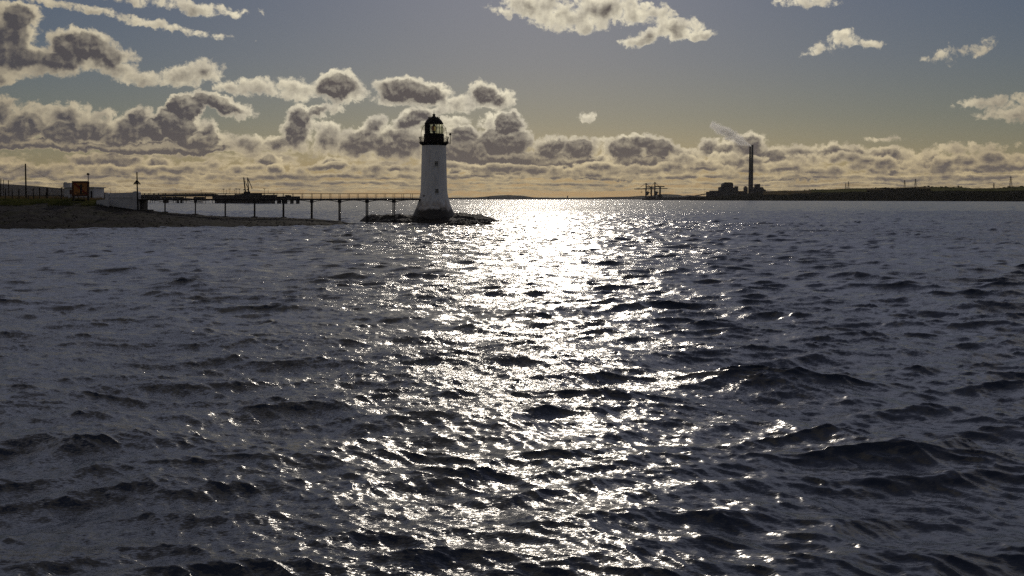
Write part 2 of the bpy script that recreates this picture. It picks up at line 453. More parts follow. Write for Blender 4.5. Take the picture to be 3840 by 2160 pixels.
# the rest of the sky: broken cumulus by noise only
gp = W.comb(W.m('DIVIDE', dx, W.m('ADD', W.m('ABSOLUTE', dz), 0.12)), W.m('DIVIDE', dy, W.m('ADD', W.m('ABSOLUTE', dz), 0.12)))
gD = W.m('MULTIPLY_ADD', W.noise(gp, 1.1, 5, 0.55).outputs['Fac'], 4.0, -2.15)
lifted_sky = W.mix(W.m('MULTIPLY', W.m('MULTIPLY', W.smooth(V, 8.0, 14.0, 0.0, SKY_LIFT), W.smooth(V, 16.0, 36.0, 1.0, 0.2)), W.smooth(dy, -0.25, 0.55, 0.07, 1.0)), clear, SKY_LIFT_COLOR)  # added bright band out of view, strongest on the sun's side
rest = background(compose(lifted_sky, gD, gD, gD, 0.4))
tree = None
for k_, (t0, t1) in enumerate(TILES):
    sel = []
    for q in PUFFS:
        cu, cv = uv(q[0], q[1]); r = q[2] / 100.0 + 0.75
        if cu + r > t0 and cu - r < t1: sel.append(q)
    c_ = compose(low, *cloud_color(sel, k_))
    selr = [q for q in ROWS if uv(q[0], q[1])[0] + q[2] / 100.0 + .75 > t0 and uv(q[0], q[1])[0] - q[2] / 100.0 - .75 < t1]
    c_ = compose(c_, *cloud_rows(selr, k_), 0.45, 1.05)
    sh = background(c_)
    if tree is None: tree = sh
    else: tree = mixsh(W.m('GREATER_THAN', U, t0), tree, sh)
front = W.m('MULTIPLY', W.m('LESS_THAN', W.m('ABSOLUTE', U), 26.0), W.m('MULTIPLY', W.m('LESS_THAN', V, 9.0), W.m('GREATER_THAN', V, -0.3)))
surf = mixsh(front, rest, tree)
wo = wt.nodes.new('ShaderNodeOutputWorld'); wt.links.new(surf, wo.inputs['Surface'])
scene.world = world
world.cycles.sampling_method = 'MANUAL'; world.cycles.sample_map_resolution = 512

sl = bpy.data.lights.new('sun', 'SUN'); sl.energy = SUN_STRENGTH; sl.angle = math.radians(0.53); sl.color = (1.0, 0.90, 0.76)
so = bpy.data.objects.new('sun', sl); col.objects.link(so)
so.rotation_euler = (math.pi / 2 - SUN_EL, 0, math.pi - SUN_AZ)
so.location = (0, 0, 400)

cam = bpy.data.cameras.new('camera'); co = bpy.data.objects.new('camera', cam); col.objects.link(co)
cam.lens = 35; cam.sensor_width = 36; cam.sensor_fit = 'HORIZONTAL'
cam.shift_y = -(1080 - HOR) / 3840.0
cam.clip_start = 0.5; cam.clip_end = 40000
co.location = (0, 0, H); co.rotation_euler = (math.pi / 2, 0, 0)
scene.camera = co
scene.view_settings.view_transform = 'Standard'; scene.view_settings.look = 'None'
scene.view_settings.exposure = EXPOSURE; scene.view_settings.gamma = 1.0
# ------------------------------------------------------------------ water: wind sea from a directional spectrum
def wave_tile(L, N, lmin, lmax, hs, lp, wind, spread, seed, chop):
    rng = np.random.default_rng(seed)
    k1 = 2 * np.pi * np.fft.fftfreq(N, L / N)
    kx, ky = np.meshgrid(k1, k1, indexing='ij')
    k = np.hypot(kx, ky); k[0, 0] = 1e-6
    lam = 2 * np.pi / k
    kp = 2 * np.pi / lp
    S = k ** -4.0 * np.exp(-1.25 * (kp / k) ** 2)          # energy per unit k-area
    th = np.arctan2(ky, kx) - wind
    D = np.abs(np.cos(th / 2)) ** (2 * spread) + 0.03
    ok = (lam > lmin) & (lam < lmax)
    fade = np.clip((lam - lmin) / (0.4 * lmin), 0, 1) * np.clip((lmax - lam) / (0.2 * lmax), 0, 1) if lmax < 1e3 else np.clip((lam - lmin) / (0.4 * lmin), 0, 1)
    A = np.sqrt(S * D) * ok * fade
    A[0, 0] = 0
    ph = np.exp(1j * rng.uniform(0, 2 * np.pi, (N, N))) * np.sqrt(-np.log(rng.uniform(1e-6, 1, (N, N))))
    h = A * ph
    z = np.real(np.fft.ifft2(h))
    ax = np.real(np.fft.ifft2(1j * kx / k * h)); ay = np.real(np.fft.ifft2(1j * ky / k * h))
    s = hs / 4 / z.std()
    return dict(L=L, N=N, z=z * s, x=ax * s * chop, y=ay * s * chop, ang=0.0)

def sample(t, X, Y, rot):
    c, s = math.cos(rot), math.sin(rot)
    xr = X * c + Y * s; yr = -X * s + Y * c
    N, L = t['N'], t['L']
    fx = (xr / L % 1.0) * N; fy = (yr / L % 1.0) * N
    i0 = np.floor(fx).astype(np.int64) % N; j0 = np.floor(fy).astype(np.int64) % N
    a = fx - np.floor(fx); b = fy - np.floor(fy)
    i1 = (i0 + 1) % N; j1 = (j0 + 1) % N
    out = []
    for q in (t['x'], t['y'], t['z']):
        out.append(q[i0, j0] * (1 - a) * (1 - b) + q[i1, j0] * a * (1 - b) + q[i0, j1] * (1 - a) * b + q[i1, j1] * a * b)
    qx, qy, qz = out
    return qx * c - qy * s, qx * s + qy * c, qz

WIND = math.radians(-105)      # waves run towards the camera, a little to the left
tiles = [  # tile, rotation, distance at which the mesh is too coarse for it
    (wave_tile(233.0, 1024, 2.2, 1e9, WAVE_H * .88, 6.0, WIND, 9.0, 11, 1.4), 0.0, 1500.0),
    (wave_tile(61.0, 1024, 0.55, 2.2, WAVE_H * .36, 8.5, WIND + .3, 16.0, 23, 1.25), 0.0, 420.0),
    (wave_tile(17.0, 1024, 0.12, 0.55, WAVE_H * .10, 8.5, WIND - .3, 14.0, 37, 1.1), 0.0, 70.0),
]
def build_water():
    ds = [4.0]
    while ds[-1] < 24000:
        d = ds[-1]
        ds.append(d + d * (0.0033 if d < 60 else 0.0036 if d < 400 else 0.008))
    ds = np.array(ds)
    aa = []
    a = -0.86
    while a < 0.86:
        aa.append(a); a += 0.0016 if abs(a) < 0.50 else 0.006
    aa = np.tan(np.array(aa))
    Dg, Ag = np.meshgrid(ds, aa, indexing='ij')
    X = Dg * Ag; Y = Dg.copy(); Z = np.zeros_like(X)
    dX = np.zeros_like(X); dY = np.zeros_like(X)
    lost = np.zeros_like(X)
    for t, rot, dmax in tiles:
        qx, qy, qz = sample(t, X, Y, rot)
        w = np.clip((dmax * 1.3 - Dg) / (dmax * 0.6), 0, 1)
        # sheltered shallow water behind the spit is a little calmer
        dX += qx * w; dY += qy * w; Z += qz * w
    gust = 0.86 + 0.16 * np.sin(X * .011 + Y * .017 + 1.3) * np.sin(X * .023 - Y * .009)
    # one steep crest running towards the camera on the right
    tx, ty = 1.5, -3.7; tl = math.hypot(tx, ty); tx /= tl; ty /= tl
    t_ = (X - 6.45) * tx + (Y - 18.7) * ty; n_ = (X - 6.45) * ty - (Y - 18.7) * tx + .12 * np.sin(t_ * 1.3)
    Z = Z + .20 * np.exp(-(t_ / 2.6) ** 2) * np.exp(-np.abs(n_) / np.where(n_ > 0, .75, .40))
    X = X + dX * gust; Y = Y + dY * gust; Z = Z * gust
    fill = np.clip((Dg - 20) / 120, 0, 1)
    n, m = X.shape
    co_ = np.stack([X, Y, Z], -1).reshape(-1, 3).astype(np.float32)
    idx = np.arange(n * m).reshape(n, m)
    q = np.stack([idx[:-1, :-1], idx[:-1, 1:], idx[1:, 1:], idx[1:, :-1]], -1).reshape(-1, 4)
    me = bpy.data.meshes.new('water')
    me.vertices.add(len(co_)); me.vertices.foreach_set('co', co_.ravel())
    nf = len(q)
    me.loops.add(nf * 4); me.loops.foreach_set('vertex_index', q.ravel().astype(np.int32))
    me.polygons.add(nf)
    me.polygons.foreach_set('loop_start', np.arange(0, nf * 4, 4, dtype=np.int32))
    try: me.polygons.foreach_set('loop_total', np.full(nf, 4, dtype=np.int32))
    except Exception: pass
    me.polygons.foreach_set('use_smooth', np.ones(nf, dtype=bool))
    at = me.attributes.new('ripple', 'FLOAT', 'POINT'); at.data.foreach_set('value', fill.ravel().astype(np.float32))
    me.update(calc_edges=True)
    return me

wm, nt, bs = new_mat('sea_water')
N_ = NT(nt)
g = nt.nodes.new('ShaderNodeNewGeometry')
att = nt.nodes.new('ShaderNodeAttribute'); att.attribute_name = 'ripple'
pos = g.outputs['Position']
# fine ripples as slopes (two noise channels), stretched along the crests
mp = nt.nodes.new('ShaderNodeMapping'); mp.inputs['Rotation'].default_value = (0, 0, math.radians(-15)); mp.inputs['Scale'].default_value = (0.32, 1.0, 1.0)
nt.links.new(pos, mp.inputs['Vector'])
fine = N_.noise(mp.outputs[0], 36.0, 4, 0.66).outputs['Color']
mid = N_.noise(mp.outputs[0], 2.6, 4, 0.66).outputs['Color']
patch = N_.noise(N_.v('MULTIPLY', pos, (.35, 1.0, 1.0)), 0.09, 3, 0.55).outputs['Fac']
streak = N_.noise(N_.v('MULTIPLY', pos, (1.0, .22, 1.0)), 0.022, 4, 0.6).outputs['Fac']
pa = N_.m('MULTIPLY', N_.smooth(patch, 0.3, 0.7, 0.6, 1.3), N_.smooth(streak, 0.32, 0.68, 0.6, 1.35))
sl_f = N_.v('SCALE', N_.v('SUBTRACT', fine, (.5, .5, .5)), scale=N_.m('MULTIPLY', pa, RIPPLE))
sl_m = N_.v('SCALE', N_.v('SUBTRACT', mid, (.5, .5, .5)), scale=N_.m('MULTIPLY', N_.m('MULTIPLY', att.outputs['Fac'], RIPPLE_FAR), pa))
mp2 = nt.nodes.new('ShaderNodeMapping'); mp2.inputs['Rotation'].default_value = (0, 0, math.radians(12)); mp2.inputs['Scale'].default_value = (0.22, 1.0, 1.0)
nt.links.new(pos, mp2.inputs['Vector'])
rip = N_.noise(mp2.outputs[0], 6.5, 3, 0.6).outputs['Color']
sl_r = N_.v('SCALE', N_.v('SUBTRACT', rip, (.5, .5, .5)), scale=N_.m('MULTIPLY', pa, RIPPLE_MID))
slope = N_.v('MULTIPLY', N_.v('ADD', N_.v('ADD', sl_f, sl_m), sl_r), (0.8, 1.0, 0.0))
nrm = N_.v('NORMALIZE', N_.v('ADD', g.outputs['Normal'], slope))
nt.links.new(nrm, bs.inputs['Normal'])
bs.inputs['Base Color'].default_value = (0.034, 0.043, 0.064, 1)
bs.inputs['Roughness'].default_value = WATER_ROUGH
bs.inputs['IOR'].default_value = 1.333
bs.inputs['Specular IOR Level'].default_value = 0.5
wme = build_water(); wme.materials.append(wm)
water = bpy.data.objects.new('water', wme); col.objects.link(water); tag(water, kind='structure')
# ------------------------------------------------------------------ land
def lerp(a, b, t): return a + (b - a) * t

def polar_terrain(name, keys, du, mat, sub=4, amp=0.1, scale=0.4, ridged=False, mask=None, smooth=True, mat_fn=None):
    """ground built column by column: keys = {u: [(distance, height), ...]} with u a bearing (photograph pixel column)"""
    us = sorted(keys); rows = len(keys[us[0]])
    cols = []
    u = us[0]
    while u <= us[-1] + 1e-6:
        k = max(0, min(len(us) - 2, sum(1 for q in us if q <= u) - 1))
        t = (u - us[k]) / (us[k + 1] - us[k]); t = max(0, min(1, t))
        a, b = keys[us[k]], keys[us[k + 1]]
        prof = [(lerp(p[0], q[0], t), lerp(p[1], q[1], t)) for p, q in zip(a, b)]
        c = []
        for i in range(rows - 1):
            n = sub if isinstance(sub, int) else sub[i]
            for j in range(n):
                s = j / n
                c.append((lerp(prof[i][0], prof[i + 1][0], s), lerp(prof[i][1], prof[i + 1][1], s), (i + s) / (rows - 1)))
        c.append((*prof[-1], 1.0))
        cols.append((u, c)); u += du
    mb = MB(); n = len(cols[0][1])
    for u, c in cols:
        for D, z, t in c:
            x = (u - CX) / F * D
            p = Vector((x * scale, D * scale, 0.37))
            if ridged: h = (mnoise.ridged_multi_fractal(p, 0.9, 2.1, 5, 0.9, 2.0) - 0.55)
            else: h = mnoise.fractal(p, 0.9, 2.1, 5)
            m = 1.0 if mask is None else mask(u, t, z)
            mb.v.append((x, D, z + h * amp * m))
    for i in range(len(cols) - 1):
        for j in range(n - 1):
            a, b = i * n + j, (i + 1) * n + j
            mb.f.append((a, b, b + 1, a + 1))
            mb.mi.append(mat_fn(cols[i][0], cols[i][1][j]) if mat_fn else 0)
    return mb.build(name, mat, smooth=smooth)

# shingle spit on the left, rising to a low grassy shelf
def beach_material():
    m, nt, bs = new_mat('shingle')
    T = NT(nt); tc = nt.nodes.new('ShaderNodeTexCoord')
    v = T.voro(tc.outputs['Object'], 3.2, 1.5, 0.5, 0.1, '3D')
    n = T.noise(tc.outputs['Object'], 0.35, 5, 0.6, dim='3D').outputs['Fac']
    n2 = T.noise(tc.outputs['Object'], 4.0, 4, 0.6, dim='3D').outputs['Fac']
    stone = T.ramp(v, [(0.0, (.030, .026, .025)), (0.5, (.019, .016, .016)), (1.0, (.010, .009, .009))])
    weed = T.mix(n2, (.013, .012, .007, 1), (.032, .030, .013, 1))
    nt.links.new(T.mix(T.smooth(n, 0.46, 0.62), stone, weed), bs.inputs['Base Color'])
    bs.inputs['Roughness'].default_value = 0.75; bs.inputs['Specular IOR Level'].default_value = 0.03
    b = nt.nodes.new('ShaderNodeBump'); b.inputs['Distance'].default_value = 0.06; b.inputs['Strength'].default_value = 0.8
    nt.links.new(T.m('ADD', v, n2), b.inputs['Height']); nt.links.new(b.outputs['Normal'], bs.inputs['Normal'])
    return m
shingle = beach_material()
turf = mottled('turf', (.022, .030, .010), (.075, .070, .028), 0.9, 0.6, 6, 0.1, spec=0.0)
BEACH = {
 -700: [(150, -0.9), (153, 0), (162, 1.5), (170, 3), (176, 3.9), (182, 4.5), (200, 4.6), (260, 4.6), (330, 4.5)],
 0: [(152, -0.9), (155.6, 0), (163, 1.5), (170, 2.9), (176, 3.8), (181, 4.4), (192, 4.6), (230, 4.6), (300, 4.5)],
 250: [(154, -0.9), (157.5, 0), (164, 1.4), (171, 2.6), (177, 3.6), (182, 4.4), (192, 4.55), (230, 4.5), (280, 4.2)],
 345: [(156, -0.9), (159, 0), (165, 1.3), (171, 2.2), (177, 3.35), (182, 4.1), (190, 4.4), (222, 4.2), (255, 3.2)],
 410: [(157, -0.9), (160, 0), (166, 1.2), (171, 2), (176, 2.8), (180, 3.3), (188, 4.2), (210, 3.6), (235, 1.2)],
 520: [(158, -0.9), (161.5, 0), (168, 1.3), (173, 2), (178, 2.6), (183, 2.8), (189, 2.2), (196, 0.2), (202, -1.2)],
 617: [(159, -0.9), (163, 0), (169, 1), (175, 1.7), (180, 2.15), (184, 2.3), (188, 1.8), (193, 0.3), (198, -1.2)],
 732: [(161, -0.9), (165, 0), (171, 0.8), (177, 1.4), (182, 1.75), (186, 1.9), (190, 1.3), (194, 0.2), (199, -1.2)],
 846: [(163, -0.9), (167, 0), (173, 0.65), (179, 1.05), (184, 1.3), (188, 1.4), (191, 0.9), (195, 0.05), (200, -1.2)],
 955: [(166, -0.9), (169.5, 0.2), (175, 0.75), (181, 1.05), (186, 1.25), (189, 1.3), (192, 0.9), (196, 0.2), (201, -1.2)],
 1065: [(169, -0.9), (172.5, 0.38), (178, 0.78), (183, 0.98), (187, 1.13), (190, 1.18), (193, 0.88), (197, 0.06), (202, -1.2)],
 1170: [(172, -0.9), (176, 0.44), (181, 0.66), (185, 0.79), (188, 0.86), (191, 0.89), (194, 0.74), (198, 0.02), (203, -1.2)],
 1270: [(176, -0.9), (180.5, 0.2), (183, 0.52), (186, 0.56), (188, 0.57), (191, 0.56), (194, 0.44), (198, -0.18), (203, -1.2)],
 1340: [(179, -1.2), (182, -0.6), (184, -0.23), (186, -0.18), (188, -0.18), (191, -0.23), (194, -0.28), (198, -0.8), (203, -1.4)],
}
beach = polar_terrain('beach', BEACH, 4.0, [shingle, turf], sub=[2, 8, 8, 8, 7, 7, 8, 8, 4], amp=.13, scale=.55,
                      mask=lambda u, t, z: 1.0 if z > -.2 else .3, mat_fn=lambda u, c: 1 if c[1] > 3.75 + .25 * math.sin(u * .05) and u < 480 and c[0] > 174 else 0)
tag(beach, kind='structure')

def beach_z(x, y):
    "height of the spit under a point"
    u = x / y * F + CX
    us = sorted(BEACH); k = max(0, min(len(us) - 2, sum(1 for q in us if q <= u) - 1))
    t = max(0, min(1, (u - us[k]) / (us[k + 1] - us[k])))
    pr = [(lerp(a[0], b[0], t), lerp(a[1], b[1], t)) for a, b in zip(BEACH[us[k]], BEACH[us[k + 1]])]
    for (d0, z0), (d1, z1) in zip(pr, pr[1:]):
        if d0 <= y <= d1: return lerp(z0, z1, (y - d0) / (d1 - d0))
    return pr[0][1] if y < pr[0][0] else pr[-1][1]

# loose stones and weed lumps over the spit
rs = random.Random(3)
mb = MB()
for i in range(2600):
    u = rs.uniform(-300, 1270); D = rs.uniform(156, 188)
    x = (u - CX) / F * D; z = beach_z(x, D)
    if z < -.1 or z > 3.6: continue
    r = rs.choice((.05, .06, .07, .08, .1, .13)) * (1.25 if z < .35 else 1)
    mb.ico((x, D, z + r * .1), r, (1.3, 1.1, .7), 0, .25, i)
tag(mb.build('shingle_stones', mottled('beach_stone', (.016, .014, .013), (.036, .032, .03), .6, 1.5, 5, spec=.15)), kind='stuff')

# grass on the shelf
def grass_mesh(n, urange, drange, hrange, seed, zmin=3.7):
    rg = random.Random(seed); mb = MB()
    for i in range(n):
        u = rg.uniform(*urange); D = rg.uniform(*drange)
        x = (u - CX) / F * D; z = beach_z(x, D)
        if z < zmin: continue
        if mnoise.noise(Vector((x * .22, D * .22, seed))) < -.18: continue
        h = rg.uniform(*hrange) * (1 + .5 * mnoise.noise(Vector((x * .35, D * .3, 5 + seed))))
        for k in range(4):
            a = rg.uniform(0, 6.28); w = rg.uniform(.015, .04); l = rg.uniform(.1, .35) * h
            bx, by = x + rg.uniform(-.15, .15), D + rg.uniform(-.15, .15)
            dxx, dyy = math.cos(a), math.sin(a)
            mb.add([(bx - w, by, z - .08), (bx + w, by, z - .08), (bx + dxx * l * .4 + w * .7, by + dyy * l * .4, z + h * .6), (bx + dxx * l, by + dyy * l, z + h), (bx + dxx * l * .4 - w * .7, by + dyy * l * .4, z + h * .6)],
                   [(0, 1, 2, 4), (4, 2, 3)])
    return mb
def grass_material(name, c0, c1, tr):
    m = mottled(name, c0, c1, .85, .4, 4); nt = m.node_tree
    bs = nt.nodes['Principled BSDF']; o = nt.nodes['Material Output']
    t = nt.nodes.new('ShaderNodeBsdfTranslucent'); mx = nt.nodes.new('ShaderNodeMixShader'); mx.inputs[0].default_value = tr
    nt.links.new(bs.inputs['Base Color'].links[0].from_socket, t.inputs[0])
    nt.links.new(bs.outputs[0], mx.inputs[1]); nt.links.new(t.outputs[0], mx.inputs[2]); nt.links.new(mx.outputs[0], o.inputs['Surface'])
    return m
gm = grass_material('grass_green', (.05, .062, .018), (.13, .125, .045), .35)
gd = grass_material('grass_dry', (.10, .075, .035), (.20, .145, .07), .30)
tag(grass_mesh(7000, (-350, 420), (175, 189), (.15, .42), 4, 3.55).build('short_grass', gm), kind='stuff')
tag(grass_mesh(6000, (-350, 400), (188, 232), (.35, .85), 9, 3.0).build('dry_grass', gd), kind='stuff')

# rock islet under the lighthouse
rock = mottled('wet_rock', (.012, .011, .010), (.05, .043, .037), .7, 0.9, 8, .15, spec=.12)
ISLET = {
 1345: [(203, -1.2), (206, -0.5), (208, -0.3), (210, -0.2), (212, -0.4), (215, -1.2)],
 1370: [(199, -1.2), (202, 0.22), (205, 0.95), (208, 1), (211, 0.85), (216, -1.2)],
 1394: [(196, -1.2), (200, 0.22), (203, 1.2), (206, 1.4), (210, 0.95), (216, -1.2)],
 1430: [(194, -1.2), (198, 0.22), (201, 1.05), (205, 1.3), (210, 0.95), (216, -1.2)],
 1455: [(193, -1.2), (197, 0.22), (200, 1.35), (204, 1.6), (210, 1.05), (216, -1.2)],
 1480: [(192, -1.2), (196, 0.22), (199, 1.25), (204, 1.35), (210, 1.05), (216, -1.2)],
 1500: [(191, -1.2), (195, 0.22), (199, 1.4), (204, 1.65), (210, 1.05), (216, -1.2)],
 1525: [(190.5, -1.2), (194, 0.22), (198, 1.15), (204, 1.3), (211, 1.05), (217, -1.2)],
 1600: [(190, -1.2), (193, 0.22), (197, 1.25), (204, 1.45), (211, 1.25), (218, -1.2)],
 1690: [(189, -1.2), (193, 0.22), (198, 1.45), (204, 1.9), (211, 1.35), (218, -1.2)],
 1736: [(191, -1.2), (195, 0.22), (199, 1.45), (204, 1.85), (210, 1.25), (216, -1.2)],
 1768: [(192, -1.2), (196, 0.22), (199, 1.2), (204, 1.45), (210, 1.05), (216, -1.2)],
 1800: [(193, -1.2), (197, 0.22), (200, 1.2), (204, 1.5), (210, 0.95), (215, -1.2)],
 1835: [(195, -1.2), (198, 0.22), (201, 0.85), (204, 1), (208, 0.42), (213, -1.2)],
 1865: [(198, -1.2), (200, -0.4), (202, -0.1), (204, 0.22), (206, -0.3), (210, -1.2)],
}
islet = polar_terrain('islet', ISLET, 3.0, rock, sub=[4, 9, 9, 8, 4], amp=.34, scale=.42, ridged=True, smooth=False)
tag(islet, kind='structure')
LOWROCK = {
 1668: [(174, -1), (176, -0.4), (178, -0.2), (180, -0.3), (183, -1)],
 1690: [(173, -1), (175.5, 0.2), (178, 0.7), (181, 0.55), (184, -1)],
 1740: [(172.5, -1), (175, 0.2), (178, 0.85), (182, 0.7), (186, -1)],
 1790: [(172.5, -1), (175, 0.2), (178, 0.8), (182, 0.65), (186, -1)],
 1830: [(174, -1), (176, 0.15), (178, 0.53), (181, 0.3), (184, -1)],
 1865: [(175, -1), (176.5, -0.5), (178, -0.3), (180, -0.3), (183, -1)],
}
lr = polar_terrain('low_rock', LOWROCK, 2.5, rock, sub=[4, 8, 8, 4], amp=.32, scale=.7, ridged=True, smooth=False)
tag(lr, 'low dark rock ledge awash in front of the islet, right of the lighthouse', 'rock')

# far hills
hazy = mottled('hill_far', (.035, .040, .030), (.075, .070, .050), .95, .0015, 5, spec=0.0)
dark_hill = mottled('hill_heath', (.034, .033, .034), (.056, .052, .052), .95, .004, 5, spec=0.0)
def ridge(name, pts, D, depth, mat, n_noise=.02, du=4, foot=-3):
    keys = {}
    for u, py in pts:
        z = H - (py - HOR) / F * D
        keys[u] = [(D - depth * .5, foot), (D - depth * .25, foot + (z - foot) * .55), (D, z), (D + depth * .6, foot)]
    o = polar_terrain(name, keys, du, mat, sub=[3, 4, 4], amp=n_noise * D * .01, scale=40.0 / D, mask=lambda u, t, z: 1.0 if z > foot + 2 else 0.0)
    tag(o, kind='structure'); return o
ridge('left_hill', [(-600, 672), (-100, 683), (0, 689), (100, 695), (170, 701), (240, 706), (300, 713), (355, 719), (400, 722), (470, 727), (560, 735), (680, 741), (760, 746)], 6200, 2600, dark_hill, .03, 8)
ridge('far_hill', [(1500, 744), (1690, 741), (1780, 740), (1830, 736), (1870, 732.5), (1912, 730.8), (1950, 732.5), (2001, 740), (2060, 741), (2120, 742), (2200, 741), (2300, 738.5), (2360, 737.5), (2407, 734.5), (2440, 735), (2470, 729), (2490, 728), (2520, 729), (2545, 730.5), (2562, 734), (2580, 731.8), (2600, 733), (2640, 735), (2700, 737), (2800, 742)], 20000, 4500, hazy, .02, 6)
ridge('far_shore', [(700, 745), (1200, 743.5), (1500, 742), (1700, 742), (1760, 741.4), (1900, 742.6), (2080, 743), (2200, 742), (2310, 741.5), (2380, 742), (2450, 745)], 15000, 1400, dark_hill, .02, 6)

# Clare shore headland with its fields
scrub = mottled('scrub_bank', (.008, .009, .007), (.022, .021, .015), .95, .03, 6, spec=0.0)
field_green = mottled('field_green', (.070, .074, .028), (.11, .108, .045), .95, .01, 4, spec=0.0)
field_brown = mottled('field_brown', (.085, .065, .034), (.12, .092, .05), .95, .01, 4, spec=0.0)
def hz(py, D): return H - (py - HOR) / F * D
def hk(u, top, Df, Dr, mid=None):
    mid = mid if mid is not None else .45
    zt = hz(top, Dr)
    return [(Df, -2), (Df + 8, 2), (Df + 48, min(18, 4 + zt * .38)), (lerp(Df, Dr, .55), zt * mid + 9), (lerp(Df, Dr, .8), zt * .86), (Dr, zt), (Dr + 500, zt * .8), (Dr + 1400, -2)]
HEAD = {
 2590: hk(2590, 743, 3900, 4150), 2640: hk(2640, 738, 3700, 4150), 2700: hk(2700, 735, 3550, 4150), 2780: hk(2780, 729, 3400, 4150), 2830: hk(2830, 724, 3300, 4150), 2868: hk(2868, 717.5, 3250, 4100), 2920: hk(2920, 716.5, 3150, 4000),
 3000: hk(3000, 714, 3000, 3900), 3060: hk(3060, 711, 2950, 3800), 3160: hk(3160, 708.5, 2800, 3600), 3243: hk(3243, 706, 2700, 3500), 3374: hk(3374, 703.2, 2550, 3300), 3440: hk(3440, 701, 2480, 3250), 3484: hk(3484, 700.5, 2450, 3200),
 3593: hk(3593, 702, 2330, 3100), 3648: hk(3648, 705.5, 2280, 3050), 3739: hk(3739, 705.5, 2200, 3000), 3800: hk(3800, 702, 2120, 2950), 3900: hk(3900, 698, 2060, 2900), 4500: hk(4500, 690, 1900, 2700),
}
def field_of(u, c):
    D, z, t = c; t7 = t * 7
    if t7 < 2.55 + .35 * math.sin(u * .021) + .2 * math.sin(u * .07): return 0
    if t7 > 5.05: return 0
    if u < 2860: return 0
    hedge = (u + t7 * 150) % 262
    if u < 3040: return 2 if hedge > 12 else 0
    if u < 3250: return 1 if t7 > 2.9 and hedge > 14 else 0
    if 3250 <= u < 3490: return (2 if t7 > 3.7 and math.sin(u * .03 + t7) > .35 else 0)
    return 1 if (t7 > 2.9 and hedge > 14 and t7 < 4.85) else 0
headland = polar_terrain('headland', HEAD, 4.0, [scrub, field_green, field_brown], sub=[2, 3, 8, 8, 8, 4, 2], amp=2.2, scale=.012, mask=lambda u, t, z: min(1, max(0, z / 15)), mat_fn=field_of)
tag(headland, kind='structure')
# ------------------------------------------------------------------ lighthouse
LHX, LHY = -15.68, 200.0
def wall_material():
    m, nt, bs = new_mat('whitewash')
    T = NT(nt); tc = nt.nodes.new('ShaderNodeTexCoord'); s = T.sep(tc.outputs['Object'])
    streak = nt.nodes.new('ShaderNodeMapping'); streak.inputs['Scale'].default_value = (2.2, 2.2, .22)
    nt.links.new(tc.outputs['Object'], streak.inputs['Vector'])
    n1 = T.noise(streak.outputs[0], 1.3, 6, .65, dim='3D').outputs['Fac']
    n2 = T.noise(tc.outputs['Object'], 1.1, 6, .6, dim='3D').outputs['Fac']
    white = T.mix(T.smooth(n1, .45, .72), (.78, .77, .76, 1), (.58, .55, .52, 1))
    white = T.mix(T.smooth(T.m('ADD', T.m('MULTIPLY', s[2], .12), n2), 1.15, .78), white, (.50, .44, .38, 1))
    edge = T.m('ADD', s[2], T.m('MULTIPLY_ADD', n2, 2.4, -1.2))
    tide = T.smooth(edge, 3.15, 2.35)
    stone = T.mix(n2, (.022, .020, .018, 1), (.075, .062, .05, 1))
    nt.links.new(T.mix(tide, white, stone), bs.inputs['Base Color'])
    bs.inputs['Roughness'].default_value = .62
    b = nt.nodes.new('ShaderNodeBump'); b.inputs['Distance'].default_value = .03; b.inputs['Strength'].default_value = .5
    nt.links.new(n2, b.inputs['Height']); nt.links.new(b.outputs['Normal'], bs.inputs['Normal'])
    return m
whitewash = wall_material()
black_iron = mottled('black_iron', (.010, .010, .011), (.026, .024, .023), .7, 3, 5, .01, spec=.12)
rust_iron = mottled('rusty_rail', (.05, .030, .022), (.14, .07, .045), .7, 4, 5)
window_dark = mottled('window_glass', (.012, .013, .016), (.025, .026, .03), .12, 1, 2)
white_paint = mottled('white_paint', (.55, .54, .52), (.72, .71, .69), .5, 4, 4)

lh = thing('lighthouse', (LHX, LHY, 0), 'tall white tapering lighthouse with black lantern room standing on the rock islet', 'lighthouse')
prof = [(5.05, -.8), (4.72, .39), (4.36, 1.28), (4.0, 2.0), (3.62, 2.88), (3.28, 3.77), (3.01, 4.66), (2.81, 5.55), (2.70, 6.25), (2.63, 7.32), (2.565, 9.8), (2.51, 12.0), (2.468, 13.71), (2.414, 15.66)]
# smooth the profile
def resample(prof, k=4):
    out = []
    for i in range(len(prof) - 1):
        p0 = prof[max(0, i - 1)]; p1 = prof[i]; p2 = prof[i + 1]; p3 = prof[min(len(prof) - 1, i + 2)]
        for j in range(k):
            t = j / k; t2 = t * t; t3 = t2 * t
            r = .5 * (2 * p1[0] + (p2[0] - p0[0]) * t + (2 * p0[0] - 5 * p1[0] + 4 * p2[0] - p3[0]) * t2 + (3 * p1[0] - p0[0] - 3 * p2[0] + p3[0]) * t3)
            out.append((r, p1[1] + (p2[1] - p1[1]) * t))
    out.append(prof[-1]); return out
tw = MB().lathe(resample(prof), 96, cap=False).build('tower', whitewash, lh, smooth=True)
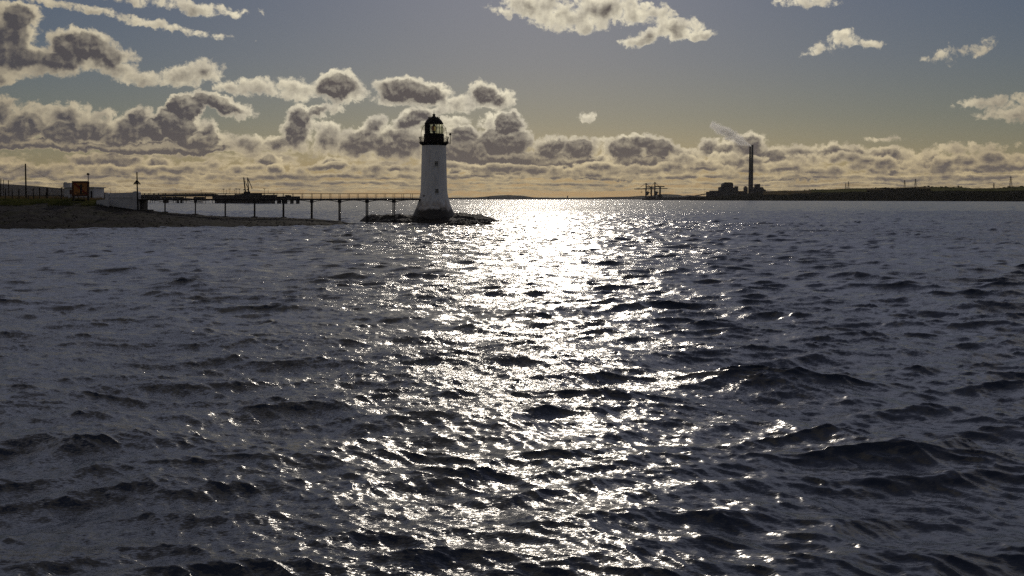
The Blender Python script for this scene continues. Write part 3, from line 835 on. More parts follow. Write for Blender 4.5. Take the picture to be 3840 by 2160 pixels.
# gallery
g = MB(); g.lathe([(2.40, 15.45), (2.47, 15.50), (2.52, 15.66), (2.60, 15.80), (2.74, 15.93), (2.90, 16.02), (2.98, 16.06), (2.98, 16.15), (1.9, 16.17)], 64, cap=False)
for k in range(28):
    a = 2 * math.pi * k / 28
    c, s = math.cos(a), math.sin(a)
    g.bar((2.40 * c, 2.40 * s, 15.62), (2.86 * c, 2.86 * s, 15.98), .13, .2)
gal = g.build('gallery', black_iron, lh); set_smooth_by_angle(gal)
rl = MB()
NB = 66
for k in range(NB):
    a = 2 * math.pi * k / NB; c, s = math.cos(a), math.sin(a)
    pts = [(2.80 * c, 2.80 * s, 16.16), (2.84 * c, 2.84 * s, 16.55), (2.90 * c, 2.90 * s, 16.9), (2.97 * c, 2.97 * s, 17.1)]
    rl.tube(pts, .022, 5)
ring = lambda r, z, w, n=66: [(r * math.cos(2 * math.pi * i / n), r * math.sin(2 * math.pi * i / n), z) for i in range(n + 1)]
rl.build('gallery_railing', rust_iron, lh)
MB().tube(ring(2.98, 17.12, 0), .045, 6, cap=False).tube(ring(2.82, 16.28, 0), .03, 6, cap=False).build('handrail', black_iron, lh, smooth=True)
# lantern
MB().lathe([(2.02, 16.16), (2.02, 17.55), (2.06, 17.62), (2.06, 17.72), (1.9, 17.80), (1.86, 17.86)], 48, cap=False).build('lantern_base', black_iron, lh, smooth=False)
dome = [(1.86, 19.84), (1.90, 19.90), (1.90, 19.99), (1.82, 20.02), (1.76, 20.15), (1.70, 20.25), (1.60, 20.42), (1.48, 20.58), (1.33, 20.74), (1.14, 20.92), (.92, 21.05), (.72, 21.13), (.55, 21.22), (.40, 21.31), (.29, 21.38), (.27, 21.43)]
dm = MB().lathe(dome, 48, cap=False).build('dome', black_iron, lh); set_smooth_by_angle(dm, 40)
vent = MB().lathe([(.26, 21.40), (.26, 21.60), (.31, 21.66), (.33, 21.72), (.31, 21.76), (.20, 21.80), (.12, 21.86), (.07, 21.9), (.06, 22.0), (.085, 22.05), (.06, 22.1), (.03, 22.14), (.018, 22.35), (.012, 22.58)], 24).build('finial', black_iron, lh, smooth=True)
for k in range(8):
    a = 2 * math.pi * (k + .5) / 8 + .39
    MB().lathe([(.09, 0), (.09, .20), (.12, .22), (.12, .27), (.06, .33)], 10, c=(1.06 * math.cos(a), 1.06 * math.sin(a), 20.9)).build('roof_vent', black_iron, lh, smooth=True)
# glazing: metal bars, clear panes towards the sea, blank plates towards the land
gb = MB()
for k in range(20):
    a = 2 * math.pi * k / 20 + .05
    gb.bar((1.84 * math.cos(a), 1.84 * math.sin(a), 17.8), (1.84 * math.cos(a), 1.84 * math.sin(a), 19.9), .055, .06, up=(math.cos(a), math.sin(a), 0))
for z in (18.15, 19.27, 19.08):
    gb.tube(ring(1.84, z, 0, 40), .026, 6, cap=False)
gb.build('glazing_bars', black_iron, lh)
a0, a1 = math.radians(118), math.radians(242)
MB().lathe([(1.82, 17.8), (1.82, 19.92)], 18, a0=a0, a1=a1, cap=False).build('blank_panel', black_iron, lh, smooth=True)
gm_, nt, bs = new_mat('lantern_glass')
for n in list(nt.nodes): nt.nodes.remove(n)
o_ = nt.nodes.new('ShaderNodeOutputMaterial'); tr = nt.nodes.new('ShaderNodeBsdfTransparent'); tr.inputs[0].default_value = (.95, .97, .89, 1)
gl = nt.nodes.new('ShaderNodeBsdfGlossy'); gl.inputs['Roughness'].default_value = .02; mx = nt.nodes.new('ShaderNodeMixShader'); mx.inputs[0].default_value = .06
nt.links.new(tr.outputs[0], mx.inputs[1]); nt.links.new(gl.outputs[0], mx.inputs[2]); nt.links.new(mx.outputs[0], o_.inputs[0])
MB().lathe([(1.80, 17.8), (1.80, 19.92)], 36, a0=a1, a1=a0 + 2 * math.pi, cap=False).build('glass_panes', gm_, lh, smooth=True)
# optic: cage, red sector panel, lens glowing in place of refracted sky
lens = MB().lathe([(.30, 17.5), (.34, 18.2), (.40, 18.35), (.44, 18.42)], 20).build('optic_pedestal', black_iron, lh, smooth=True)
cage = MB()
for k in range(10):
    a = 2 * math.pi * k / 10
    cage.tube([(r * math.cos(a), r * math.sin(a), z) for r, z in ((.42, 18.4), (.46, 18.8), (.43, 19.2), (.30, 19.55), (.12, 19.75))], .022, 5)
cage.lathe([(.36, 19.45), (.30, 19.58), (.16, 19.72), (.0, 19.8)], 16, cap=False)
cg = cage.build('optic_cage', black_iron, lh)
redm, nt, bs = new_mat('red_glass')
bs.inputs['Base Color'].default_value = (.22, .008, .010, 1); bs.inputs['Roughness'].default_value = .15
bs.inputs['Emission Color'].default_value = (.5, .012, .012, 1); bs.inputs['Emission Strength'].default_value = .10
MB().lathe([(.38, 18.42), (.42, 18.8), (.39, 19.2), (.30, 19.45)], 16, a0=math.radians(172), a1=math.radians(272), cap=False).build('red_sector', redm, cg, smooth=True)
glowm, nt, bs = new_mat('lens_glow')
bs.inputs['Base Color'].default_value = (.6, .55, .25, 1); bs.inputs['Roughness'].default_value = .1
bs.inputs['Emission Color'].default_value = (1, .78, .22, 1); bs.inputs['Emission Strength'].default_value = 0.8
MB().ico((.16, -.26, 18.95), .17, (.8, .5, 1.35), 2).build('lamp', glowm, cg, smooth=True)  # emission here stands in for bright sky refracted by the optic
lm2, nt, bs = new_mat('lens_prisms')
bs.inputs['Base Color'].default_value = (.25, .22, .10, 1); bs.inputs['Roughness'].default_value = .08; bs.inputs['Emission Color'].default_value = (1, .7, .15, 1); bs.inputs['Emission Strength'].default_value = .25  # yellow glow put in for sky refracted through the prisms
MB().lathe([(.36, 18.45), (.40, 18.6), (.37, 18.75), (.41, 18.9), (.38, 19.05), (.38, 19.2), (.32, 19.4)], 12, a0=math.radians(272), a1=math.radians(330), cap=False).build('lens', lm2, cg)
# curved ladder rails either side of the lantern
for sx in (-1, 1):
    hoop = MB()
    for yy in (-.16, .16):
        hoop.tube([(sx * x, yy, z) for x, z in ((1.84, 19.62), (2.02, 19.45), (2.22, 19.18), (2.40, 18.82), (2.52, 18.4), (2.575, 17.95), (2.58, 17.4), (2.58, 16.17))], .028, 6)
    for z, x in ((18.9, 2.37), (18.4, 2.52), (17.9, 2.58), (17.4, 2.58), (16.9, 2.58), (16.5, 2.58)):
        hoop.bar((sx * x, -.16, z), (sx * x, .16, z), .03)
    hoop.build('ladder_hoop', black_iron, lh, smooth=True)
# radar on a bracket at the gallery's right side
r_ = MB()
r_.tube([(3.31, 0, 15.86), (3.31, 0, 17.55)], .05, 8)
for z, x in ((15.88, 2.7), (16.80, 2.9)): r_.tube([(x, 0, z + .02), (3.36, 0, z)], .035, 6)
r_.tube([(2.04, 0, 17.58), (2.35, 0, 17.36), (2.8, 0, 17.27), (3.31, 0, 17.22)], .03, 6)
rm = r_.build('radar_mast', black_iron, lh, smooth=True)
MB().lathe([(.06, 17.5), (.13, 17.56), (.22, 17.64), (.24, 17.74), (.20, 17.86), (.10, 17.93), (.07, 18.0)], 16, c=(3.27, 0, 0)).build('radar_gearbox', black_iron, rm, smooth=True)
MB().bar((2.15, .1, 18.05), (4.36, -.1, 17.96), .12, .075).build('radar_scanner', black_iron, rm)
# windows and a small stained hatch on the seaward wall
def wall_r(z):
    for (r0, z0), (r1, z1) in zip(prof, prof[1:]):
        if z0 <= z <= z1: return lerp(r0, r1, (z - z0) / (z1 - z0))
def lh_window(xo, zc, w, h):
    r = wall_r(zc); y = -math.sqrt(r * r - xo * xo)
    yb = y + .30                       # set into the wall: reveal box
    f = MB(); t = .07
    tilt = -xo / y
    for (xa, xb, za, zb) in ((-w / 2, w / 2, h / 2 - t, h / 2), (-w / 2, w / 2, -h / 2, -h / 2 + t), (-w / 2, -w / 2 + t, -h / 2 + t, h / 2 - t), (w / 2 - t, w / 2, -h / 2 + t, h / 2 - t), (-.018, .018, -h / 2 + t, h / 2 - t), (-w / 2 + t, -.019, -h / 6 - .018, -h / 6 + .018), (.019, w / 2 - t, -h / 6 - .018, -h / 6 + .018), (-w / 2 + t, -.019, h / 6 - .018, h / 6 + .018), (.019, w / 2 - t, h / 6 - .018, h / 6 + .018)):
        f.box(xa, xb, -.05, .06, za, zb)
    a = math.atan2(xo, -y)
    fo = f.build('window', white_paint, lh, loc=(xo * 1.005, y * 1.005 - .005, zc)); fo.rotation_euler = (0, 0, a)
    MB().box(-w / 2 + .02, w / 2 - .02, -.028, .3, -h / 2 + .02, h / 2 - .02).build('pane', window_dark, fo)
    MB().box(-w / 2 - .08, w / 2 + .08, -.12, .1, -h / 2 - .1, -h / 2 - .003).build('sill', white_paint, fo)
lh_window(.67, 11.79, .72, 1.02)
lh_window(.78, 6.29, .74, 1.02)
r = wall_r(5.4); y = -math.sqrt(r * r - 1.8 ** 2)
hp = MB().box(-.2, .2, -.04, .2, -.2, .2).build('wall_hatch', mottled('grey_plate', (.16, .15, .15), (.24, .22, .2), .7, 5), lh, loc=(-1.8, y, 5.4)); hp.rotation_euler = (0, 0, math.atan2(-1.8, -y))
for sx in (-1, 1):
    for z in (13.7, 8.3):
        r = wall_r(z)
        MB().tube([(sx * (r - .1), 0, z), (sx * (r + .1), 0, z), (sx * (r + .1), 0, z + .1)], .03, 5).build('wall_hook', black_iron, lh)

# ------------------------------------------------------------------ footbridge from the spit to the lighthouse
BD = Vector((0.951, 0.309, 0)); BN = Vector((-0.309, 0.951, 0))
L0 = Vector((LHX, LHY, 0))
def bp(t, n=0.0, z=0.0):
    p = L0 - BD * t + BN * n; return Vector((p.x, p.y, z))
T0, T1 = 2.95, 55.6
fb_o = bp(T1, 0, 4.6)
fb = thing('footbridge', fb_o, 'long narrow iron footbridge on paired columns from the shore to the lighthouse', 'footbridge')
bridge_iron = mottled('bridge_iron', (.018, .016, .016), (.05, .042, .04), .6, 1.2, 5, .01)
pale_iron = mottled('weathered_paint', (.12, .115, .115), (.22, .21, .20), .7, 2, 5)
def bmesh_(fn, name, mat, parent=fb):
    mb = MB(); fn(mb); mb.v = [(x - fb_o.x, y - fb_o.y, z - fb_o.z) for x, y, z in mb.v]
    return mb.build(name, mat, parent)
HW = .85
bmesh_(lambda m: [m.bar(bp(T0, 0, 4.72), bp(T1, 0, 4.72), 1.7, .07)] + [m.bar(bp(T0 + .35 * k, -HW, 4.755), bp(T0 + .35 * k, HW, 4.755), .26, .03) for k in range(150)], 'deck', bridge_iron)
for sd in (-1, 1):
    bmesh_(lambda m: m.bar(bp(T0, sd * HW, 4.60), bp(T1, sd * HW, 4.60), .12, .20), 'girder', bridge_iron)
    bmesh_(lambda m: m.tube([bp(T0, sd * HW, 5.80), bp(T1, sd * HW, 5.80)], .05, 6), 'handrail', bridge_iron)
    bmesh_(lambda m: m.tube([bp(T0, sd * HW, 5.12), bp(T1, sd * HW, 5.12)], .045, 6), 'lower_rail', bridge_iron)
legs = [8.15 + 5.36 * k for k in range(9)]
posts = []
t = 8.15 - 1.787 * 2
while t < T1:
    posts.append(t); t += 1.787
for sd in (-1, 1):
    for t in posts:
        bmesh_(lambda m: m.bar(bp(t, sd * HW, 4.70), bp(t, sd * HW, 5.82), .075), 'rail_post', bridge_iron if t < 44 else pale_iron)
for t in legs:
    for sd in (-1, 1):
        zb = -.8 if t > 0 else 0
        leg = bmesh_(lambda m: m.tube([bp(t, sd * HW, zb), bp(t, sd * HW, 4.5)], .115, 10), 'column', bridge_iron)
        p = bp(t, sd * HW); zg = beach_z(p.x, p.y)
        if zg > .6: bmesh_(lambda m: m.box(p.x - .45, p.x + .45, p.y - .4, p.y + .4, zg - .5, zg + .16), 'footing', bridge_iron, leg)
        # curved brackets springing from the column head
        for dr in (-1, 1):
            pts = []
            for i in range(9):
                q = i / 8
                pts.append(bp(t - dr * (.12 + 2.45 * q), sd * HW, 4.16 + .34 * (1 - (1 - q) ** 2)))
            bmesh_(lambda m: [m.bar(a, b, .08, .09) for a, b in zip(pts, pts[1:])], 'bracket', bridge_iron, leg)
        bmesh_(lambda m: m.box(p.x - .2, p.x + .2, p.y - .2, p.y + .2, 4.0, 4.5), 'column_head', bridge_iron, leg)
    bmesh_(lambda m: m.bar(bp(t, -HW, 4.40), bp(t, HW, 4.40), .14, .2), 'cross_beam', bridge_iron)
# ------------------------------------------------------------------ things on the spit
render_white = mottled('white_render', (.42, .41, .42), (.62, .61, .61), .8, .9, 6, .02, lo=.3, hi=.7)
concrete_dark = mottled('dark_concrete', (.03, .028, .026), (.075, .068, .06), .85, 1.2, 6, .03)
timber = mottled('dark_timber', (.018, .015, .013), (.05, .04, .032), .85, 3, 5, stretch=(1, 1, .2))
sign_brown = mottled('sign_frame_paint', (.055, .022, .015), (.10, .04, .025), .6, 3, 4)

def local(name, root, mat, fn, parent=None, smooth=False):
    mb = MB(); fn(mb); o = root.location
    mb.v = [(x - o.x, y - o.y, z - o.z) for x, y, z in mb.v]
    return mb.build(name, mat, parent or root, smooth)

def zg(px, D): return beach_z((px - CX) / F * D, D)

# white building
D = 197.0
def X(px, D): return (px - CX) / F * D
def Z(py, D): return H - (py - HOR) / F * D
wb = thing('white_building', (X(295, D), D, 4.4), 'small flat roofed white building with a square block on its roof behind the orange sign', 'building')
local('wall', wb, render_white, lambda m: m.box(X(241, D), X(351.5, D), D, D + 5, 4.2, Z(704, D)))
local('roof', wb, render_white, lambda m: m.box(X(235.5, D), X(355.5, D), D - .35, D + 5.3, Z(704, D) + .002, Z(700.8, D)))
bl = local('roof_block', wb, render_white, lambda m: m.box(X(238, D), X(263.7, D), D - .1, D + 2.4, Z(700.8, D) + .002, Z(685.5, D)))
local('chimney', wb, render_white, lambda m: m.box(X(237.6, D), X(243.5, D), D + .3, D + 1, Z(685.5, D) + .002, Z(683.0, D)), bl)
local('door', wb, timber, lambda m: m.box(X(340, D), X(345.5, D), D - .04, D + .05, 4.3, Z(716, D)))
local('skirting', wb, mottled('grey_skirt', (.2, .2, .2), (.3, .29, .28), .8), lambda m: m.box(X(240.6, D), X(351.9, D), D - .03, D + 4.9, 4.1, Z(742, D)))

# sign: dark anchor struck through, on an orange board
D = 184.0
sg = thing('warning_sign', (X(301, D), D, zg(301, D)), 'large square orange sign, a black anchor under a red slash, before the white building', 'sign')
orange_m, nt, bs = new_mat('orange_sheet')
for n in list(nt.nodes): nt.nodes.remove(n)
o_ = nt.nodes.new('ShaderNodeOutputMaterial'); df = nt.nodes.new('ShaderNodeBsdfDiffuse'); tl = nt.nodes.new('ShaderNodeBsdfTranslucent'); mx = nt.nodes.new('ShaderNodeMixShader')
T = NT(nt); tcn = nt.nodes.new('ShaderNodeTexCoord')
cn = T.mix(T.noise(tcn.outputs['Object'], 1.3, 5, .6, dim='3D').outputs['Fac'], (.34, .15, .055, 1), (.46, .22, .08, 1))
nt.links.new(cn, df.inputs[0]); nt.links.new(cn, tl.inputs[0]); mx.inputs[0].default_value = .02
nt.links.new(df.outputs[0], mx.inputs[1]); nt.links.new(tl.outputs[0], mx.inputs[2]); nt.links.new(mx.outputs[0], o_.inputs[0])
xa, xb, za, zb = X(269.7, D), X(332.6, D), Z(735.4, D), Z(679, D)
def frame(m):
    t = .33
    m.box(xa, xb, D - .06, D + .06, zb - t, zb); m.box(xa, xb, D - .06, D + .06, za, za + t)
    m.box(xa, xa + t, D - .06, D + .06, za + t, zb - t); m.box(xb - t, xb, D - .06, D + .06, za + t, zb - t)
local('frame', sg, sign_brown, frame)
local('panel', sg, orange_m, lambda m: m.box(xa + .33, xb - .33, D - .01, D + .01, za + .33, zb - .33))
sym = mottled('symbol_black', (.010, .010, .012), (.02, .02, .022), .6, 3)
def anchor(m):
    k = D / F / 7.806
    q = lambda x, y: ((230 + x / 7.806 - CX) / F * D, H - (640 + y / 7.806 - HOR) / F * D)
    y0, y1 = D - .045, D - .012
    m.prism([q(553, 410), q(605, 410), q(608, 655), q(548, 655)][::-1], y0, y1)
    m.prism([q(480, 432), q(548, 436), q(548, 470), q(480, 458)][::-1], y0, y1)
    m.prism([q(610, 436), q(648, 432), q(648, 458), q(610, 470)][::-1], y0, y1)
    x, z = q(578, 392)
    m.tube([(x + .11 * math.cos(a * math.pi / 6), D - .03, z + .11 * math.sin(a * math.pi / 6)) for a in range(13)], .035, 6, cap=False)
    top = [(415, 622), (470, 640), (530, 656), (578, 660), (630, 654), (690, 638), (738, 620)]
    bot = [(738, 634), (690, 660), (630, 678), (578, 684), (530, 678), (470, 664), (415, 634)]
    m.prism([q(*p) for p in top + bot][::-1], y0 - .004, y1 - .004)
local('anchor_symbol', sg, sym, anchor)
def slash(m):
    m.bar((xa + .36, D - .03, zb - .36), (xb - .36, D - .03, za + .36), .02, .30, up=(0, 0, 1))
local('slash', sg, mottled('slash_red', (.16, .012, .012), (.24, .025, .02), .6, 3), slash)
for px in (274.0, 329.5):
    local('post', sg, timber, lambda m: m.box(X(px, D) - .16, X(px, D) + .16, D + .065, D + .3, zg(px, D) - .5, zb - .1))
for px in (287, 309):
    local('brace', sg, timber, lambda m: m.bar((X(px, D), D + 1.2, zg(px, D + 1) - .3), (X(px, D), D + .1, za + .6), .09))

D = 186.5
ss = thing('small_board', (X(265, D), D, zg(265, D)), 'small brown notice board standing at the left edge of the large orange sign', 'sign')
local('board', ss, sign_brown, lambda m: m.box(X(261, D), X(270.5, D), D - .03, D + .03, Z(728, D), Z(711.5, D)))
local('post', ss, timber, lambda m: m.box(X(265.5, D) - .05, X(265.5, D) + .05, D + .035, D + .12, zg(265, D) - .4, Z(713, D)))
D = 186.0
dp = thing('beacon_pole', (X(331.5, D), D, zg(331.5, D)), 'slim dark pole topped by a small diamond at the right edge of the orange sign', 'beacon')
local('pole', dp, black_iron, lambda m: m.tube([(X(332.5, D), D, zg(332, D) - .5), (X(330.6, D), D, Z(655, D))], .075, 8))
local('diamond_mark', dp, black_iron, lambda m: m.prism([(X(330.5, D) + a, Z(653.2, D) + b) for a, b in ((-.26, 0), (0, -.22), (.26, 0), (0, .25))][::-1], D - .2, D + .2))
D = 180.5
tp = thing('beacon_pole', (X(515.5, D), D, zg(515, D)), 'tall dark pole carrying a black triangle in front of the white gate wall', 'beacon')
local('pole', tp, black_iron, lambda m: m.tube([(X(517.5, D), D, zg(516, D) - .5), (X(514, D), D, Z(675, D)), (X(513.3, D), D, Z(645.5, D))], [.16, .12, .095], 8))
tri = lambda m: [m.bar(a, b, .07, .07) for a, b in (((X(501, D), D - .15, Z(691, D)), (X(529, D), D - .15, Z(691, D))), ((X(501, D), D - .15, Z(691, D)), (X(514.3, D), D - .15, Z(674.5, D))), ((X(529, D), D - .15, Z(691, D)), (X(514.3, D), D - .15, Z(674.5, D))))] + [m.prism([(X(502 + 3.1 * i, D), Z(690.7, D)), (X(504.4 + 3.1 * i, D), Z(690.7, D)), (X(514.5 + (i - 4) * .5, D) + .04, Z(675.5, D)), (X(514.5 + (i - 4) * .5, D), Z(675.5, D))][::-1], D - .2, D - .17) for i in range(9)]
local('triangle_mark', tp, black_iron, tri)

# gate wall at the landward end of the bridge
D = 182.0
gw = thing('gate_wall', (X(458, D), D, 3.0), 'white rendered wall with rounded end piers at the landward end of the footbridge', 'wall')
def coping_wall(m):
    m.prism([(X(409, D), 2.0), (X(498, D), 2.0), (X(498, D), Z(721.5, D)), (X(409, D), Z(724.2, D))][::-1], D, D + .6)
local('wall', gw, render_white, coping_wall)
local('ledge', gw, render_white, lambda m: m.prism([(X(409, D) + .003, Z(741.5, D)), (X(498, D) - .003, Z(741.5, D)), (X(498, D) - .003, Z(738.8, D)), (X(409, D) + .003, Z(738.8, D))][::-1], D - .13, D - .002))
def pier(px0, px1, ptop, d0, d1):
    def fn(m):
        x0, x1 = X(px0, D), X(px1, D); zt = Z(ptop, D); r = (x1 - x0) / 2; h = .36
        arc = [((x0 + x1) / 2 + r * math.cos(a), zt - h + h * math.sin(a)) for a in [math.pi * i / 12 for i in range(13)]]
        m.prism([(x0, 2.0), (x1, 2.0)][::-1] + arc[::-1][0:0] + arc[::-1] if False else [(x0, 2.0)] + arc[::-1] + [(x1, 2.0)], D + d0, D + d1)
    return fn
local('pier', gw, render_white, pier(395, 409.2, 722.3, -.12, .85))
local('pier', gw, render_white, pier(497.7, 519.7, 716.8, -.12, 1.2))
lw = thing('low_wall', (X(384, 180), 180, 3.4), 'low sloping white wall in the grass left of the gate wall', 'wall')
D = 180.5
local('wall', lw, render_white, lambda m: m.prism([(X(358, D), 2.6), (X(408, D), 2.6), (X(406.5, D), Z(748.5, D)), (X(375, D), Z(748.8, D)), (X(362, D), Z(751.5, D))][::-1], D, D + .5))
D = 183.6
ab = thing('bridge_abutment', (X(532, D), D, 2.6), 'dark concrete block under the landward end of the footbridge', 'abutment')
local('block', ab, concrete_dark, lambda m: m.box(X(520.5, D), X(544.6, D), D - .9, D + 1.3, 1.6, Z(748.5, D)))
local('bearing', ab, concrete_dark, lambda m: m.box(X(521, D), X(543, D), D - .7, D + 1.1, Z(748.5, D) + .003, 4.66))
D = 180.0
sb_ = thing('concrete_slab', (X(544, D), D, 2.6), 'flat dark concrete slab on the shingle beneath the bridge end', 'slab')
local('slab', sb_, concrete_dark, lambda m: m.box(X(521.5, D), X(566, D), D - .3, D + 1.4, 1.9, Z(786.2, D)))

# poles and fence posts
tl_ = []
def tele(px_t, px_b, top, D, r, label):
    t = thing('telegraph_pole', (X(px_b, D), D, zg(px_b, D)), label, 'pole', 'wooden poles on the left shore')
    local('pole', t, timber, lambda m: m.tube([(X(px_b, D), D, zg(px_b, D) - .6), (X(px_t, D), D, Z(top, D))], r, 8, r1=r * .75))
    local('cap', t, timber, lambda m: m.tube([(X(px_t, D), D, Z(top, D) + .002), (X(px_t, D), D, Z(top, D) + .09)], r * .6, 8, r1=.02))
    tl_.append(t); return t
tele(95.3, 98.5, 614.5, 190, .17, 'tallest dark wooden telegraph pole left of the white building')
tele(3.2, 1.5, 670, 200, .13, 'dark wooden pole at the far left, thickest of the three short ones')
tele(13, 13.5, 674, 236, .09, 'thin wooden pole between two other short poles at the far left')
tele(31.5, 34, 676.5, 222, .11, 'short wooden pole with a lean, third from the left')
def wire(a, b, sag, label, r=.014):
    a, b = Vector(a), Vector(b)
    pts = [a.lerp(b, i / 16) - Vector((0, 0, sag * 4 * (i / 16) * (1 - i / 16))) for i in range(17)]
    o = MB().tube(pts, r, 5).build('overhead_wire', black_iron)
    tag(o, label, 'wire', 'overhead wires of the telegraph pole')
wire((X(95.4, 190), 190, Z(619, 190)), (X(238.5, 197), 197.1, Z(685.3, 197)), .55, 'thin wire sagging from the tall telegraph pole to the white building', .018)
wire((X(95.4, 190), 190, Z(620, 190)), (X(-150, 230), 230, Z(690, 230)), .5, 'upper faint wire running left from the tall telegraph pole')
wire((X(95.4, 190), 190, Z(622, 190)), (X(-160, 215), 215, Z(705, 215)), .5, 'lower faint wire running left from the tall telegraph pole')
fence = [(20.4, 711, 186, 'left end of the fence row, nearest the frame edge'), (46, 710, 187, 'second along the row from the left'), (71, 708.7, 186, 'just left of the tall telegraph pole'),
         (106.5, 733, 186, 'a stump just right of the tall telegraph pole'), (125.2, 707, 188, 'first full post right of the telegraph pole'), (148.5, 704.6, 187, 'beside the braced post on its left'), (230.6, 703.5, 188, 'next to the corner of the white building')]
for px, top, D, lab in fence:
    t = thing('fence_post', (X(px, D), D, zg(px, D)), 'dark timber fence post, ' + lab, 'fence post', 'fence posts in the grass')
    o = local('post', t, timber, lambda m: m.bar((X(px, D) + .06, D, zg(px, D) - .5), (X(px, D) - .03, D, Z(top, D)), .15))
    local('post_top', t, timber, lambda m: m.bar((X(px, D) - .03, D, Z(top, D) + .002), (X(px, D) - .03, D, Z(top, D) + .05), .10))
D = 189
t = thing('fence_post', (X(177, D), D, zg(177, D)), 'thick fence post held by two slanting braces', 'fence post', 'fence posts in the grass')
local('post', t, timber, lambda m: m.bar((X(177, D), D, zg(177, D) - .5), (X(177, D), D, Z(704, D)), .24))
local('brace', t, timber, lambda m: m.bar((X(167, D), D - .3, zg(168, D) - .3), (X(176.4, D), D - .14, Z(720, D)), .11))
local('brace', t, timber, lambda m: m.bar((X(206, D), D + .2, zg(205, D) - .1), (X(178.5, D), D + .14, Z(718, D)), .07))
# a few dark bushes behind the low wall
leaf = mottled('bush_leaf', (.012, .016, .007), (.035, .040, .016), .9, 2, 4)
def bush(px, D, w, h, label, seed):
    b = thing('bush', (X(px, D), D, zg(px, D)), label, 'bush', 'bushes by the white walls')
    rg = random.Random(seed); m = MB(); c = Vector((X(px, D), D, zg(px, D)))
    for i in range(420):
        a = rg.uniform(0, 6.28); rr = rg.random() ** .5; hh = rg.random()
        p = c + Vector((w * rr * math.cos(a), w * .6 * rr * math.sin(a), h * hh * (1 - rr * rr * .7)))
        q = Vector((rg.gauss(0, 1), rg.gauss(0, 1), rg.gauss(0, 1))).normalized(); s = rg.uniform(.06, .15)
        e = q.orthogonal().normalized()
        m.add([p + q * s, p + e * s * .5, p - q * s, p - e * s * .5], [(0, 1, 2, 3)])
    local('foliage', b, leaf, lambda mm: mm.add(m.v, m.f))
    local('stem', b, timber, lambda mm: [mm.tube([c - Vector((0, 0, .2)), c + Vector((dx_ * w, 0, h * .6))], .03, 5, r1=.01) for dx_ in (-.4, 0, .4)])
bush(381, 184, 1.5, .75, 'dark low bush above the sloping low wall', 1)
bush(291, 186, 1.3, .4, 'low dark bush under the large orange sign', 2)
bush(214, 191, 1.6, .5, 'dark scrubby bush in the dry grass left of the white building', 3)
# ------------------------------------------------------------------ oil jetty across the water
JA = Vector((-476, 1293, 0)); JB = Vector((-222, 1034, 0)); JD = (JB - JA).normalized(); JN = Vector((JD.y, -JD.x, 0)) * -1
def jp(u, z=0.0, n=0.0):
    k = (u - CX) / F; d = JB - JA
    s = (k * JA.y - JA.x) / (d.x - k * d.y)
    p = JA + d * s + JN * n
    return Vector((p.x, p.y, z))
def jz(py, u): return H - (py - HOR) / F * jp(u).y
steel = mottled('jetty_steel', (.020, .019, .021), (.05, .045, .045), .75, .3, 5)
jconc = mottled('jetty_concrete', (.035, .031, .030), (.08, .07, .065), .9, .25, 6)
def jlocal(root, name, mat, fn, parent=None):
    mb = MB(); fn(mb); o = root.location
    mb.v = [(x - o.x, y - o.y, z - o.z) for x, y, z in mb.v]
    return mb.build(name, mat, parent or root)
def jblock(m, u0, u1, py0, py1, n0=-4, n1=4):
    "block along the jetty between bearings u0,u1, from pixel row py0 (top) to py1 (bottom, None = below water)"
    um = (u0 + u1) / 2
    zt = jz(py0, um); zb = -2.0 if py1 is None else jz(py1, um)
    a, b = jp(u0), jp(u1)
    vs = []
    for z in (zb, zt):
        for p, n in ((a, n0), (b, n0), (b, n1), (a, n1)): vs.append(p + JN * n + Vector((0, 0, z)))
    m.add(vs, [(0, 3, 2, 1), (4, 5, 6, 7), (0, 1, 5, 4), (1, 2, 6, 5), (2, 3, 7, 6), (3, 0, 4, 7)])

jt = thing('jetty_trestle', jp(660), 'long dark jetty roadway on piles across the water beyond the footbridge, left part', 'jetty')
ZD0, ZD1 = 8.0, 10.6
def strip(u0, u1, z0, z1, n0, n1, k=14):
    def fn(m):
        for i in range(k):
            a, b = jp(lerp(u0, u1, i / k)), jp(lerp(u0, u1, (i + 1) / k))
            vs = []
            for z in (z0, z1):
                for p, n in ((a, n0), (b, n0), (b, n1), (a, n1)): vs.append(p + JN * n + Vector((0, 0, z)))
            m.add(vs, [(0, 3, 2, 1), (4, 5, 6, 7), (0, 1, 5, 4), (1, 2, 6, 5), (2, 3, 7, 6), (3, 0, 4, 7)])
    return fn
jlocal(jt, 'deck', jconc, strip(-400, 806, ZD0, ZD1, -4, 4))
jlocal(jt, 'pipe_rack', steel, lambda m: [m.tube([jp(-400, 10.85, -2.8 + .7 * i), jp(806, 10.85, -2.8 + .7 * i)], .2, 8) for i in range(4)])
bents = [(-120, -60), (-20, 30), (70, 120), (160, 210), (250, 300), (345, 392), (430, 470), (522, 566), (566, 593), (611, 640), (655, 685), (730, 764)]
for u0, u1 in bents:
    jlocal(jt, 'crosshead', jconc, lambda m: jblock(m, u0, u1, 738.2, 748.5, -1.5, 1.5))
for u in (-100, -80, 0, 18, 85, 105, 175, 195, 262, 285, 356, 380, 438, 460, 554.6, 563, 571, 580.5, 599.5, 611.5, 621, 650, 659, 688.5, 697.5, 772, 798):
    lean = .8 if int(u) % 2 else -.6
    jlocal(jt, 'pile', steel, lambda m: m.tube([jp(u, 8.2), jp(u + 1.0 * lean, -2)], .34, 8))
for u in (667, 680, 628):
    jlocal(jt, 'caisson', jconc, lambda m: jblock(m, u - 2.6, u + 2.6, 745, None, -.8, .8))
def cluster(m):
    for i in range(8):
        u = 738 + i * 3.4
        m.tube([jp(u, 7.5), jp(u + 2.2 - .5 * i, -2)], .26, 6)
jlocal(jt, 'raking_piles', steel, cluster)
